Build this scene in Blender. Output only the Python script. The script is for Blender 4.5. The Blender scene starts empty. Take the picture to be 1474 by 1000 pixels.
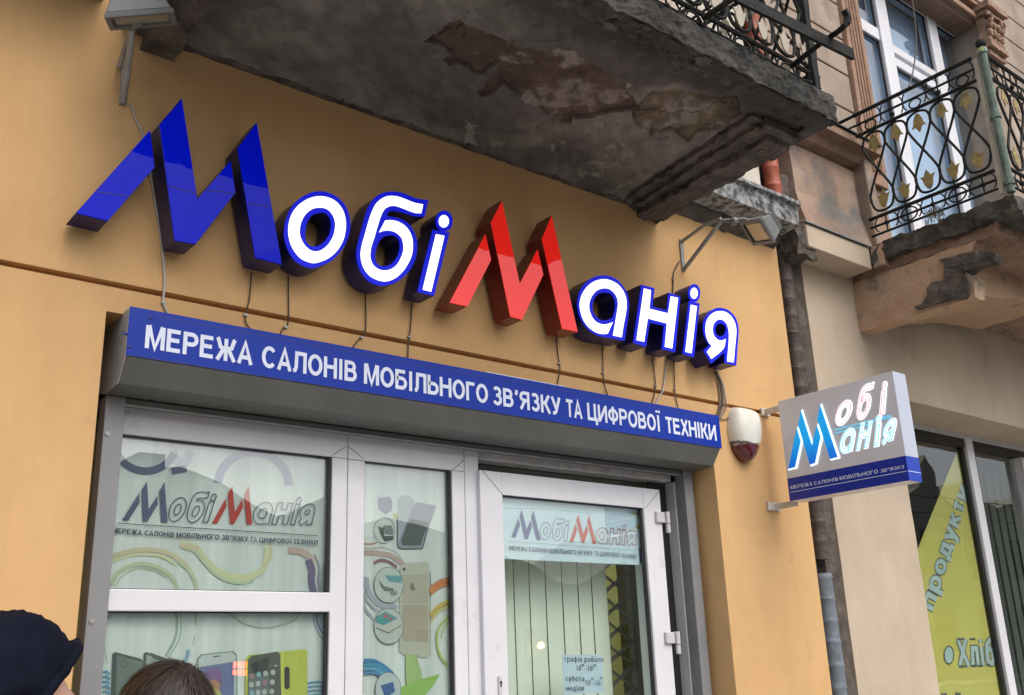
import bpy, bmesh, math, random
import numpy as np
from mathutils import Vector, Matrix, noise
from mathutils.geometry import tessellate_polygon

# ------------------------------------------------------------------ camera, light, exposure
F = 1438.06
YAW, PITCH, ROLL = (math.radians(a) for a in (39.2978, 17.6823, -2.1459))
_f = Vector((math.sin(YAW) * math.cos(PITCH), math.cos(YAW) * math.cos(PITCH), math.sin(PITCH)))
_r = _f.cross(Vector((0, 0, 1))).normalized()
_u = _r.cross(_f)
RT = math.cos(ROLL) * _r + math.sin(ROLL) * _u
UP = -math.sin(ROLL) * _r + math.cos(ROLL) * _u
CAM = Vector((0, -2.7, 1.62))
scene = bpy.context.scene
C = scene.collection
cd = bpy.data.cameras.new('camera')
cam = bpy.data.objects.new('camera', cd)
C.objects.link(cam)
cd.sensor_width = 36
cd.lens = F / 1474 * 36
cd.clip_start = 0.05
cd.clip_end = 600
M3 = Matrix((RT, UP, -_f)).transposed()
cam.matrix_world = Matrix.Translation(CAM) @ M3.to_4x4()
scene.camera = cam

SUN_EL, SUN_AZ = math.radians(50), math.radians(172)
world = bpy.data.worlds.new('World')
scene.world = world
world.use_nodes = True
wn = world.node_tree
bg = wn.nodes['Background']
sky = wn.nodes.new('ShaderNodeTexSky')
sky.sky_type = 'NISHITA'
sky.sun_disc = False
sky.sun_elevation = SUN_EL
sky.sun_rotation = SUN_AZ
sky.dust_density = 6.0
sky.air_density = 1.0
hs = wn.nodes.new('ShaderNodeHueSaturation')
hs.inputs['Saturation'].default_value = 0.58
hs.inputs['Value'].default_value = 1.0
wn.links.new(sky.outputs[0], hs.inputs['Color'])
wn.links.new(hs.outputs[0], bg.inputs[0])
bg.inputs[1].default_value = 0.15
sl = bpy.data.lights.new('sun', 'SUN')
sl.energy = 0.6
sl.angle = math.radians(60)
sl.color = (1.0, 0.97, 0.92)
sun = bpy.data.objects.new('sun', sl)
C.objects.link(sun)
# light travels from the street side (azimuth measured so that the sun stands over the street)
sd = Vector((math.sin(SUN_AZ) * math.cos(SUN_EL), math.cos(SUN_AZ) * math.cos(SUN_EL), math.sin(SUN_EL)))
sun.rotation_euler = sd.to_track_quat('Z', 'Y').to_euler()
scene.view_settings.view_transform = 'Standard'
scene.view_settings.look = 'None'
scene.view_settings.gamma = 1
scene.view_settings.use_curve_mapping = False
scene.view_settings.exposure = 0.43
random.seed(7)

# ------------------------------------------------------------------ pixel -> place on a real plane
def ray(u, v):
    return _f + RT * ((u - 737) / F) - UP * ((v - 500) / F)
def at(u, v, Y=0.0):
    d = ray(u, v); return CAM + d * ((Y - CAM.y) / d.y)
def atx(u, v, X):
    d = ray(u, v); return CAM + d * ((X - CAM.x) / d.x)
def atz(u, v, Z):
    d = ray(u, v); return CAM + d * ((Z - CAM.z) / d.z)
def crop(x0, y0, s):
    return lambda x, y: (x0 + x / s, y0 + y / s)

# ------------------------------------------------------------------ materials
def S(*c):
    return tuple(((x / 255) / 12.92 if x <= 10 else ((x / 255 + 0.055) / 1.055) ** 2.4) for x in c)
def nodes_of(name):
    m = bpy.data.materials.new(name); m.use_nodes = True
    return m, m.node_tree, m.node_tree.nodes['Principled BSDF']
def mat(name, a, b=None, scale=6.0, rough=0.6, bump=0.0, bscale=60.0, metal=0.0, coat=0.0,
        emis=None, es=0.0, c=None, cscale=1.5, camt=0.5, detail=6, stretch=(1, 1, 1), spec=0.5, rvar=0.0, streak=0.0, contrast=(0.35, 0.65)):
    m, nt, p = nodes_of(name)
    N, L = nt.nodes, nt.links
    tc = N.new('ShaderNodeTexCoord'); mp = N.new('ShaderNodeMapping')
    geo = N.new('ShaderNodeNewGeometry')
    L.new(geo.outputs['Position'], mp.inputs[0]); mp.inputs['Scale'].default_value = stretch
    p.inputs['Roughness'].default_value = rough
    p.inputs['Metallic'].default_value = metal
    p.inputs['Coat Weight'].default_value = coat
    p.inputs['Coat Roughness'].default_value = 0.03
    p.inputs['Specular IOR Level'].default_value = spec
    col = None
    if b is not None:
        n = N.new('ShaderNodeTexNoise'); n.inputs['Scale'].default_value = scale; n.inputs['Detail'].default_value = detail
        n.inputs['Roughness'].default_value = 0.6
        L.new(mp.outputs[0], n.inputs['Vector'])
        r = N.new('ShaderNodeValToRGB')
        r.color_ramp.elements[0].position = contrast[0]; r.color_ramp.elements[1].position = contrast[1]
        r.color_ramp.elements[0].color = (*a, 1); r.color_ramp.elements[1].color = (*b, 1)
        L.new(n.outputs['Fac'], r.inputs[0]); col = r.outputs[0]
        if rvar:
            mr = N.new('ShaderNodeMapRange'); mr.inputs['To Min'].default_value = rough - rvar; mr.inputs['To Max'].default_value = rough + rvar
            L.new(n.outputs['Fac'], mr.inputs[0]); L.new(mr.outputs[0], p.inputs['Roughness'])
        if c is not None:
            n2 = N.new('ShaderNodeTexNoise'); n2.inputs['Scale'].default_value = cscale; n2.inputs['Detail'].default_value = 8
            n2.inputs['Roughness'].default_value = 0.65
            L.new(mp.outputs[0], n2.inputs['Vector'])
            r2 = N.new('ShaderNodeValToRGB'); r2.color_ramp.elements[0].position = camt; r2.color_ramp.elements[1].position = min(1, camt + 0.12)
            r2.color_ramp.elements[0].color = (0, 0, 0, 1); r2.color_ramp.elements[1].color = (1, 1, 1, 1)
            L.new(n2.outputs['Fac'], r2.inputs[0])
            mx = N.new('ShaderNodeMix'); mx.data_type = 'RGBA'
            L.new(r2.outputs[0], mx.inputs['Factor']); L.new(col, mx.inputs['A']); mx.inputs['B'].default_value = (*c, 1)
            col = mx.outputs['Result']
        if streak:
            m2 = N.new('ShaderNodeMapping'); m2.inputs['Scale'].default_value = (2.6, 2.6, 0.45); L.new(geo.outputs['Position'], m2.inputs[0])
            n3 = N.new('ShaderNodeTexNoise'); n3.inputs['Scale'].default_value = 1.3; n3.inputs['Detail'].default_value = 6; n3.inputs['Roughness'].default_value = 0.7
            L.new(m2.outputs[0], n3.inputs['Vector'])
            mr3 = N.new('ShaderNodeMapRange'); mr3.inputs['From Min'].default_value = 0.35; mr3.inputs['From Max'].default_value = 0.62
            mr3.inputs['To Min'].default_value = 1 - streak; mr3.inputs['To Max'].default_value = 1.02
            L.new(n3.outputs['Fac'], mr3.inputs[0])
            vm = N.new('ShaderNodeVectorMath'); vm.operation = 'SCALE'; L.new(col, vm.inputs[0]); L.new(mr3.outputs[0], vm.inputs['Scale']); col = vm.outputs[0]
        L.new(col, p.inputs['Base Color'])
    else:
        p.inputs['Base Color'].default_value = (*a, 1)
    if bump:
        nb = N.new('ShaderNodeTexNoise'); nb.inputs['Scale'].default_value = bscale; nb.inputs['Detail'].default_value = 8
        L.new(mp.outputs[0], nb.inputs['Vector'])
        bp = N.new('ShaderNodeBump'); bp.inputs['Strength'].default_value = bump; bp.inputs['Distance'].default_value = 0.01
        L.new(nb.outputs['Fac'], bp.inputs['Height']); L.new(bp.outputs[0], p.inputs['Normal'])
    if emis is not None:
        p.inputs['Emission Color'].default_value = (*emis, 1)
        p.inputs['Emission Strength'].default_value = es
    return m
def attr_mat(name, rough=0.5, bump=0.0, bscale=90, coat=0.0, emis=0.0):
    m, nt, p = nodes_of(name)
    a = nt.nodes.new('ShaderNodeAttribute'); a.attribute_name = 'Col'
    nt.links.new(a.outputs['Color'], p.inputs['Base Color'])
    p.inputs['Roughness'].default_value = rough; p.inputs['Coat Weight'].default_value = coat
    if emis:
        nt.links.new(a.outputs['Color'], p.inputs['Emission Color']); p.inputs['Emission Strength'].default_value = emis
    if bump:
        g = nt.nodes.new('ShaderNodeNewGeometry')
        nb = nt.nodes.new('ShaderNodeTexNoise'); nb.inputs['Scale'].default_value = bscale; nb.inputs['Detail'].default_value = 8
        nt.links.new(g.outputs['Position'], nb.inputs['Vector'])
        bp = nt.nodes.new('ShaderNodeBump'); bp.inputs['Strength'].default_value = bump; bp.inputs['Distance'].default_value = 0.01
        nt.links.new(nb.outputs['Fac'], bp.inputs['Height']); nt.links.new(bp.outputs[0], p.inputs['Normal'])
    return m
def glass(name, ior=1.7, tint=(0.86, 0.92, 0.90)):
    m = bpy.data.materials.new(name); m.use_nodes = True
    nt = m.node_tree; N, L = nt.nodes, nt.links
    N.remove(N['Principled BSDF'])
    tr = N.new('ShaderNodeBsdfTransparent'); tr.inputs[0].default_value = (*tint, 1)
    gl = N.new('ShaderNodeBsdfGlossy'); gl.inputs['Roughness'].default_value = 0.006
    gl.inputs[0].default_value = (0.97, 0.99, 1, 1)
    fr = N.new('ShaderNodeFresnel'); fr.inputs[0].default_value = ior
    g = N.new('ShaderNodeNewGeometry'); nb = N.new('ShaderNodeTexNoise'); nb.inputs['Scale'].default_value = 3.0; nb.inputs['Detail'].default_value = 1
    L.new(g.outputs['Position'], nb.inputs['Vector'])
    bp = N.new('ShaderNodeBump'); bp.inputs['Strength'].default_value = 0.06; bp.inputs['Distance'].default_value = 0.02
    L.new(nb.outputs['Fac'], bp.inputs['Height']); L.new(bp.outputs[0], gl.inputs['Normal'])
    mx = N.new('ShaderNodeMixShader')
    fm = N.new('ShaderNodeMath'); fm.operation = 'SUBTRACT'; fm.use_clamp = True
    L.new(fr.outputs[0], fm.inputs[0]); L.new(g.outputs['Backfacing'], fm.inputs[1])
    L.new(fm.outputs[0], mx.inputs[0]); L.new(tr.outputs[0], mx.inputs[1]); L.new(gl.outputs[0], mx.inputs[2])
    L.new(mx.outputs[0], N['Material Output'].inputs[0])
    return m

MT = dict(
    orange=mat('orange_plaster', (0.56, 0.340, 0.150), (0.64, 0.402, 0.186), scale=1.7, rough=0.88, bump=0.16, bscale=150, c=(0.51, 0.315, 0.155), cscale=6.0, camt=0.60, streak=0.07),
    beige=mat('beige_plaster', (0.455, 0.375, 0.285), (0.53, 0.44, 0.34), scale=1.8, rough=0.9, bump=0.2, bscale=80, c=(0.40, 0.32, 0.235), cscale=1.6, camt=0.60, streak=0.08),
    upper=mat('upper_plaster', (0.33, 0.255, 0.20), (0.43, 0.355, 0.29), scale=5, rough=0.9, bump=0.3, bscale=60, c=(0.22, 0.18, 0.155), cscale=3.0, camt=0.58, streak=0.25),
    panel=mat('weathered_plaster', (0.30, 0.195, 0.14), (0.38, 0.28, 0.215), scale=3, rough=0.9, bump=0.35, bscale=40, c=(0.16, 0.15, 0.14), cscale=2.2, camt=0.46),
    stonebrown=mat('brown_moulding', (0.20, 0.125, 0.085), (0.30, 0.205, 0.15), scale=9, rough=0.9, bump=0.3, bscale=70),
    console=mat('orange_stucco_console', (0.42, 0.27, 0.17), (0.48, 0.34, 0.23), scale=4, rough=0.9, bump=0.3, bscale=60, c=(0.17, 0.135, 0.105), cscale=4, camt=0.52),
    concrete=mat('sooty_concrete', (0.014, 0.013, 0.012), (0.080, 0.078, 0.073), scale=9, rough=0.95, bump=0.9, bscale=35, c=(0.27, 0.27, 0.26), cscale=9, camt=0.66, contrast=(0.38, 0.62)),
    concrete2=mat('black_crusted_stone', (0.022, 0.02, 0.018), (0.10, 0.09, 0.078), scale=9, rough=0.95, bump=0.9, bscale=30, c=(0.24, 0.20, 0.16), cscale=12, camt=0.62),
    bracket=mat('dark_bracket_stone', (0.045, 0.038, 0.032), (0.13, 0.11, 0.095), scale=12, rough=0.95, bump=0.8, bscale=45, c=(0.22, 0.20, 0.18), cscale=16, camt=0.63),
    cornice=mat('lichen_cornice', (0.05, 0.05, 0.05), (0.34, 0.36, 0.37), scale=28, rough=0.9, bump=0.5, bscale=60, contrast=(0.38, 0.60)),
    gapstone=mat('dark_gap_stone', (0.055, 0.045, 0.04), (0.12, 0.10, 0.085), scale=14, rough=0.95, bump=0.9, bscale=40, c=(0.20, 0.18, 0.16), cscale=30, camt=0.68),
    pipebrown=mat('brown_pipe', (0.055, 0.04, 0.036), (0.10, 0.075, 0.065), scale=22, rough=0.6, bump=0.5, bscale=50, c=(0.3, 0.28, 0.27), cscale=40, camt=0.74),
    pipegrey=mat('grey_pipe', (0.135, 0.165, 0.20), (0.19, 0.225, 0.265), scale=16, rough=0.55, bump=0.5, bscale=40),
    pipered=mat('red_pipe', (0.30, 0.065, 0.035), (0.40, 0.10, 0.055), scale=22, rough=0.55, bump=0.3, bscale=50),
    pvc=mat('white_pvc', (0.66, 0.67, 0.72), (0.72, 0.73, 0.78), scale=3, rough=0.32, bump=0.02, bscale=60, c=(0.55, 0.545, 0.55), cscale=9, camt=0.60, rvar=0.08),
    pvcgrey=mat('grey_pvc', (0.46, 0.46, 0.47), (0.60, 0.60, 0.62), scale=30, rough=0.5, bump=0.1, bscale=120, stretch=(1, 1, 0.15)),  # greyer, streaked version of the white PVC
    gasket=mat('black_gasket', (0.012, 0.012, 0.013), rough=0.5),
    greymetal=mat('grey_painted_metal', (0.20, 0.21, 0.225), (0.23, 0.24, 0.255), scale=5, rough=0.42, bump=0.03, c=(0.21, 0.215, 0.22), cscale=9, camt=0.62, rvar=0.1),
    boxmetal=mat('shutter_box_metal', streak=0.18, a=(0.115, 0.118, 0.114), b=(0.135, 0.138, 0.132), scale=4, rough=0.45, bump=0.03, rvar=0.08),
    boxlight=mat('shutter_box_end_metal', (0.30, 0.31, 0.31), (0.36, 0.37, 0.37), scale=12, rough=0.5, bump=0.05, c=(0.17, 0.15, 0.13), cscale=20, camt=0.68),
    bannerblue=mat('banner_blue_acrylic', (0.008, 0.034, 0.32), (0.010, 0.040, 0.36), scale=2, rough=0.2, coat=0.0, spec=0.15, bump=0.02, bscale=8, c=(0.009, 0.02, 0.25), cscale=9, camt=0.66),
    bannerline=mat('banner_joint', (0.006, 0.01, 0.16), rough=0.4),
    letterwhite=mat('white_vinyl', (0.66, 0.72, 0.88), rough=0.35),
    facewhite=mat('lit_white_acrylic', (0.9, 0.9, 0.9), rough=0.3, emis=(1.0, 0.985, 0.97), es=0.8),
    rimblue=mat('lit_blue_rim', (0.002, 0.008, 0.45), (0.002, 0.010, 0.50), scale=20, rough=0.45, emis=(0.0, 0.006, 1.0), es=0.27, spec=0.2),
    mblue=mat('glossy_blue_acrylic', (0.002, 0.008, 0.30), (0.003, 0.010, 0.34), scale=1.5, rough=0.02, coat=0.0, spec=0.07, emis=(0, 0.006, 1.0), es=0.17, bump=0.006, bscale=3),  # unlit letter; a small glow is added to brighten its blue
    mred=mat('glossy_red_acrylic', (0.70, 0.018, 0.012), (0.75, 0.022, 0.016), scale=1.5, rough=0.02, coat=0.0, spec=0.55, emis=(1.0, 0.02, 0.012), es=0.28, bump=0.006, bscale=3),  # unlit letter too; added glow lifts the red
    sideblue=mat('navy_letter_side', (0.006, 0.008, 0.060), (0.008, 0.010, 0.085), scale=14, rough=0.35, coat=0.0, spec=0.4, rvar=0.08),
    sidered=mat('dark_red_letter_side', (0.16, 0.012, 0.010), (0.19, 0.016, 0.013), scale=14, rough=0.35, coat=0.2, rvar=0.08),
    signgrey=mat('projecting_sign_grey', (0.68, 0.66, 0.68), (0.72, 0.70, 0.72), scale=3, rough=0.4, bump=0.02),
    signend=mat('projecting_sign_end', (0.44, 0.49, 0.60), (0.47, 0.52, 0.63), scale=3, rough=0.4),
    signblue=mat('projecting_sign_blue', (0.006, 0.022, 0.30), (0.008, 0.026, 0.33), scale=3, rough=0.35),
    signendblue=mat('projecting_sign_end_blue', (0.008, 0.045, 0.42), rough=0.35),
    haloW=mat('lit_white_outline', (0.8, 0.84, 0.88), rough=0.4, emis=(0.80, 0.95, 1.0), es=0.75),
    haloP=mat('lit_pink_core', (0.75, 0.30, 0.34), rough=0.4, emis=(1.0, 0.36, 0.40), es=0.34),
    haloC=mat('lit_cyan_line', (0.2, 0.7, 0.9), rough=0.4, emis=(0.10, 0.52, 0.80), es=0.45),
    sirenw=mat('cream_siren_plastic', (0.62, 0.61, 0.55), (0.70, 0.69, 0.64), scale=18, rough=0.4, bump=0.1, c=(0.5, 0.48, 0.42), cscale=30, camt=0.66),
    sirenr=mat('maroon_siren_lens', (0.10, 0.008, 0.012), rough=0.12, coat=0.6),
    galv=mat('galvanised_metal', (0.24, 0.25, 0.25), (0.36, 0.37, 0.37), scale=18, rough=0.45, metal=0.35, rvar=0.1),
    rustywhite=mat('rusty_white_metal', (0.50, 0.46, 0.40), (0.62, 0.60, 0.56), scale=20, rough=0.6, c=(0.25, 0.13, 0.07), cscale=30, camt=0.60),
    lampbody=mat('lamp_housing_grey', (0.13, 0.14, 0.14), (0.19, 0.20, 0.20), scale=14, rough=0.5, metal=0.2),
    lampglass=mat('lamp_reflector', (0.36, 0.34, 0.27), (0.46, 0.44, 0.36), scale=9, rough=0.18, metal=0.4, coat=0.5),
    cabled=mat('dark_cable', (0.05, 0.038, 0.030), rough=0.6),
    cablew=mat('pale_cable', (0.42, 0.41, 0.40), rough=0.6),
    cableb=mat('beige_cable', (0.26, 0.20, 0.15), rough=0.6),
    iron=mat('black_wrought_iron', (0.010, 0.010, 0.011), (0.024, 0.026, 0.024), scale=30, rough=0.75, spec=0.2, bump=0.4, bscale=90),
    irongreen=mat('faded_green_iron', (0.055, 0.085, 0.07), (0.13, 0.19, 0.155), scale=14, rough=0.65, bump=0.4, bscale=60, c=(0.10, 0.08, 0.05), cscale=22, camt=0.6),
    ironcream=mat('cream_iron_flat', (0.34, 0.30, 0.24), (0.42, 0.38, 0.31), scale=30, rough=0.7, c=(0.12, 0.10, 0.08), cscale=40, camt=0.62),
    gold=mat('tarnished_gold_leaf', (0.20, 0.145, 0.045), (0.36, 0.27, 0.10), scale=35, rough=0.6, bump=0.3, c=(0.13, 0.15, 0.08), cscale=20, camt=0.55),
    teal=mat('teal_paint', (0.04, 0.16, 0.24), (0.45, 0.40, 0.06), scale=30, rough=0.5),
    paper=mat('white_poster_backing', (0.58, 0.63, 0.61), (0.74, 0.78, 0.76), scale=2.2, rough=0.5, stretch=(9, 1, 0.35)),
    paperblue=mat('pale_blue_sheet', (0.62, 0.76, 0.84), (0.66, 0.80, 0.88), scale=4, rough=0.5),
    bluepaper=mat('blue_paper', (0.58, 0.71, 0.80), rough=0.6),
    yellowfilm=mat('yellow_window_film', (0.72, 0.66, 0.17), (0.78, 0.72, 0.20), scale=2, rough=0.5),
    darkroom=mat('dark_interior', (0.07, 0.075, 0.072), rough=0.9),
    sky_sheet=mat('sky_reflection_sheet', (0.62, 0.76, 0.92), (0.68, 0.82, 0.97), scale=3, rough=0.8, stretch=(10, 1, 0.2)),  # pale blue stands in for sky mirrored in the upper panes
    roomwall=mat('yellow_green_room_wall', (0.42, 0.42, 0.17), rough=0.8),
    blind=mat('greenish_blind_fabric', (0.80, 0.84, 0.72), (0.85, 0.89, 0.78), scale=5, rough=0.8, bump=0.1, bscale=200, stretch=(1, 1, 0.2)),
    gate=mat('painted_steel_lattice', (0.26, 0.26, 0.22), rough=0.5),
    roomlamp=mat('room_lamp', (0.9, 0.9, 0.8), emis=(1.0, 0.95, 0.70), es=9.0),
    navycloth=mat('navy_hood_cloth', (0.004, 0.005, 0.012), (0.008, 0.010, 0.020), scale=9, rough=0.9, spec=0.08, bump=0.3, bscale=40),
    shopcurtain=mat('dusty_green_curtain', (0.13, 0.15, 0.13), (0.19, 0.21, 0.18), scale=3, rough=0.9, stretch=(6, 1, 0.3)),
    jacket=mat('dark_jacket_cloth', (0.010, 0.011, 0.014), (0.016, 0.017, 0.02), scale=9, rough=0.7, bump=0.3, bscale=30),
    jeans=mat('dark_jeans', (0.02, 0.03, 0.06), (0.03, 0.045, 0.08), scale=30, rough=0.85, bump=0.2, bscale=120),
    olive=mat('olive_coat_cloth', (0.05, 0.05, 0.035), (0.07, 0.07, 0.05), scale=30, rough=0.85, bump=0.2, bscale=60),
    skin=mat('skin', (0.52, 0.30, 0.22), (0.57, 0.34, 0.25), scale=12, rough=0.5, bump=0.05, bscale=200),
    shoe=mat('black_shoe', (0.012, 0.012, 0.012), rough=0.4),
    asphalt=mat('asphalt', (0.04, 0.04, 0.042), (0.06, 0.06, 0.062), scale=40, rough=0.9, bump=0.5, bscale=200),
    pave=mat('pavement_concrete', (0.28, 0.27, 0.255), (0.34, 0.33, 0.31), scale=5, rough=0.9, bump=0.4, bscale=80),
    farwall=mat('street_opposite_plaster', (0.17, 0.175, 0.17), (0.21, 0.215, 0.21), scale=1.0, rough=0.9),
    farwall2=mat('street_opposite_yellow', (0.30, 0.28, 0.20), (0.36, 0.34, 0.25), scale=1.0, rough=0.9),
    farroof=mat('street_opposite_roof', (0.07, 0.07, 0.07), (0.11, 0.11, 0.11), scale=2.0, rough=0.8),
    fardark=mat('far_window_glass', (0.03, 0.035, 0.04), rough=0.15),
    reddot=mat('red_lit_sign', (0.5, 0.02, 0.01), emis=(1.0, 0.08, 0.02), es=12),
    orangedot=mat('orange_street_lamp', (0.5, 0.3, 0.1), emis=(1.0, 0.5, 0.15), es=14),
    hinge=mat('hinge_grey', (0.50, 0.50, 0.52), (0.58, 0.58, 0.60), scale=20, rough=0.35),
    leafdry=mat('dry_grass', (0.10, 0.085, 0.05), (0.17, 0.15, 0.09), scale=30, rough=0.9),
    carve=mat('carved_brown_stone', (0.27, 0.165, 0.115), (0.36, 0.235, 0.165), scale=14, rough=0.9, bump=0.4, bscale=60, c=(0.16, 0.10, 0.075), cscale=26, camt=0.58),
    patchy=mat('patched_render', (0.46, 0.42, 0.35), (0.58, 0.54, 0.47), scale=6, rough=0.9, bump=0.5, bscale=40, c=(0.34, 0.11, 0.07), cscale=4, camt=0.56),
)
MT['ink'] = attr_mat('printed_ink', rough=0.5)
MT['soffit'] = attr_mat('peeling_soffit', rough=0.95, bump=0.85, bscale=55)
MT['hair'] = attr_mat('brown_hair', rough=0.55)
MT['letteremis'] = None
MT['glass'] = glass('window_glass', 2.45, (0.93, 0.965, 0.955))
MT['glassup'] = glass('upper_window_glass', 3.4, (0.80, 0.86, 0.90))
MT['glassshop'] = glass('grocery_window_glass', 2.5, (0.90, 0.93, 0.91))
# lit cyan letter face: colour blend from deep blue foot to cyan top
def cyan_mat():
    m, nt, p = nodes_of('lit_cyan_face')
    g = nt.nodes.new('ShaderNodeNewGeometry'); sp = nt.nodes.new('ShaderNodeSeparateXYZ')
    nt.links.new(g.outputs['Position'], sp.inputs[0])
    mr = nt.nodes.new('ShaderNodeMapRange'); mr.inputs[1].default_value = 2.36; mr.inputs[2].default_value = 2.50
    nt.links.new(sp.outputs['Z'], mr.inputs[0])
    r = nt.nodes.new('ShaderNodeValToRGB')
    r.color_ramp.elements[0].color = (0.0, 0.07, 0.62, 1); r.color_ramp.elements[1].color = (0.0, 0.36, 0.86, 1)
    nt.links.new(mr.outputs[0], r.inputs[0])
    nt.links.new(r.outputs[0], p.inputs['Base Color']); nt.links.new(r.outputs[0], p.inputs['Emission Color'])
    p.inputs['Emission Strength'].default_value = 0.36
    return m
MT['cyan'] = cyan_mat()

# ------------------------------------------------------------------ object helpers
WP = {}
def tag(o, label=None, cat=None, group=None, kind=None):
    if label: o['label'] = label
    if cat: o['category'] = cat
    if group: o['group'] = group
    if kind: o['kind'] = kind
    return o
def thing(name, loc, label, cat, group=None):
    o = bpy.data.objects.new(name, None); C.objects.link(o)
    o.empty_display_size = 0.1
    o.location = loc; WP[o] = Vector(loc)
    return tag(o, label, cat, group)
class MB:
    def __init__(s): s.v = []; s.f = []; s.c = []; s.col = None
    def add(s, vs, fs):
        n = len(s.v); s.v += [tuple(p) for p in vs]; s.f += [tuple(i + n for i in f) for f in fs]
        s.c += [s.col] * len(fs); return s
    def box(s, x0, x1, y0, y1, z0, z1):
        if x0 > x1: x0, x1 = x1, x0
        if y0 > y1: y0, y1 = y1, y0
        if z0 > z1: z0, z1 = z1, z0
        return s.add([(x0, y0, z0), (x1, y0, z0), (x1, y1, z0), (x0, y1, z0), (x0, y0, z1), (x1, y0, z1), (x1, y1, z1), (x0, y1, z1)],
                     [(0, 3, 2, 1), (4, 5, 6, 7), (0, 1, 5, 4), (1, 2, 6, 5), (2, 3, 7, 6), (3, 0, 4, 7)])
    def prism(s, pts, vec, holes=(), cap_back=True, cap_front=True):
        """polygon (list of 3D points) extruded by vec"""
        vec = Vector(vec)
        loops = [[Vector(p) for p in pts]] + [[Vector(p) for p in h] for h in holes]
        tri = tessellate_polygon(loops)
        flat = [p for l in loops for p in l]; n = len(flat)
        vs = flat + [p + vec for p in flat]; fs = []
        if cap_front: fs += [tuple(t) for t in tri]
        if cap_back: fs += [tuple(i + n for i in reversed(t)) for t in tri]
        k = 0
        for l in loops:
            m = len(l)
            for i in range(m):
                a, b = k + i, k + (i + 1) % m
                fs.append((a, b, b + n, a + n))
            k += m
        return s.add(vs, fs)
    def tube(s, pts, r, n=8, closed=False, r2=None):
        pts = [Vector(p) for p in pts]; m = len(pts); rings = []
        prev = None
        for i, p in enumerate(pts):
            if closed: t = pts[(i + 1) % m] - pts[i - 1]
            else: t = pts[min(i + 1, m - 1)] - pts[max(i - 1, 0)]
            t.normalize()
            if prev is None:
                a = Vector((0, 0, 1)) if abs(t.z) < 0.9 else Vector((1, 0, 0))
                x = t.cross(a).normalized()
            else:
                x = (prev - t * prev.dot(t)).normalized()
            prev = x; y = t.cross(x)
            rr = r if r2 is None else r + (r2 - r) * i / (m - 1)
            rings.append([p + (x * math.cos(2 * math.pi * k / n) + y * math.sin(2 * math.pi * k / n)) * rr for k in range(n)])
        vs = [q for ring in rings for q in ring]; fs = []
        for i in range(m if closed else m - 1):
            j = (i + 1) % m
            for k in range(n):
                fs.append((i * n + k, i * n + (k + 1) % n, j * n + (k + 1) % n, j * n + k))
        if not closed:
            fs.append(tuple(range(n))[::-1]); fs.append(tuple((m - 1) * n + k for k in range(n)))
        return s.add(vs, fs)
    def ball(s, c, r, nu=10, nv=7, sc=(1, 1, 1)):
        vs = [(c[0], c[1], c[2] - r * sc[2])]; fs = []
        for i in range(1, nv):
            a = math.pi * i / nv
            for k in range(nu):
                b = 2 * math.pi * k / nu
                vs.append((c[0] + r * sc[0] * math.sin(a) * math.cos(b), c[1] + r * sc[1] * math.sin(a) * math.sin(b), c[2] - r * sc[2] * math.cos(a)))
        vs.append((c[0], c[1], c[2] + r * sc[2])); last = len(vs) - 1
        for k in range(nu):
            fs.append((0, 1 + (k + 1) % nu, 1 + k))
            for i in range(nv - 2):
                a = 1 + i * nu; fs.append((a + k, a + (k + 1) % nu, a + nu + (k + 1) % nu, a + nu + k))
            a = 1 + (nv - 2) * nu; fs.append((a + k, a + (k + 1) % nu, last))
        return s.add(vs, fs)
    def build(s, name, m, parent=None, smooth=False, bevel=0.0, subdiv=None, amp=0.0, nscale=5.0, label=None, cat=None, group=None, kind=None, fixn=True, origin=None):
        V = [Vector(p) for p in s.v]
        me = bpy.data.meshes.new(name)
        c = origin or Vector([(min(p[i] for p in V) + max(p[i] for p in V)) / 2 for i in range(3)])
        c = Vector(c)
        me.from_pydata([tuple(p - c) for p in V], [], s.f); me.update()
        if any(x is not None for x in s.c):
            ca = me.color_attributes.new('Col', 'FLOAT_COLOR', 'CORNER')
            buf = []
            for poly, col in zip(me.polygons, s.c):
                buf += list((*(col or (0.5, 0.5, 0.5)), 1)) * poly.loop_total
            ca.data.foreach_set('color', buf)
        if fixn or subdiv:
            b = bmesh.new(); b.from_mesh(me)
            if subdiv:
                bmesh.ops.remove_doubles(b, verts=b.verts, dist=1e-5)
                for _ in range(7):
                    es = [e for e in b.edges if e.calc_length() > subdiv]
                    if not es: break
                    bmesh.ops.subdivide_edges(b, edges=es, cuts=1, use_grid_fill=True)
                    bmesh.ops.triangulate(b, faces=[f for f in b.faces if len(f.verts) > 4])
            if fixn: bmesh.ops.recalc_face_normals(b, faces=b.faces)
            if amp:
                for v in b.verts:
                    w = (v.co + c) * nscale
                    d = noise.noise_vector(w) * amp + noise.noise_vector(w * 3.1 + Vector((7, 3, 1))) * amp * 0.45
                    v.co += d
            b.to_mesh(me); b.free()
        if smooth:
            for p in me.polygons: p.use_smooth = True
        me.materials.append(MT[m] if isinstance(m, str) else m)
        o = bpy.data.objects.new(name, me); C.objects.link(o)
        WP[o] = c
        if parent is not None:
            o.parent = parent; o.location = c - WP[parent]
        else: o.location = c
        if bevel:
            md = o.modifiers.new('bevel', 'BEVEL'); md.width = bevel; md.segments = 2; md.limit_method = 'ANGLE'; md.harden_normals = False
        if smooth and smooth != True:
            pass
        tag(o, label, cat, group, kind)
        return o
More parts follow.
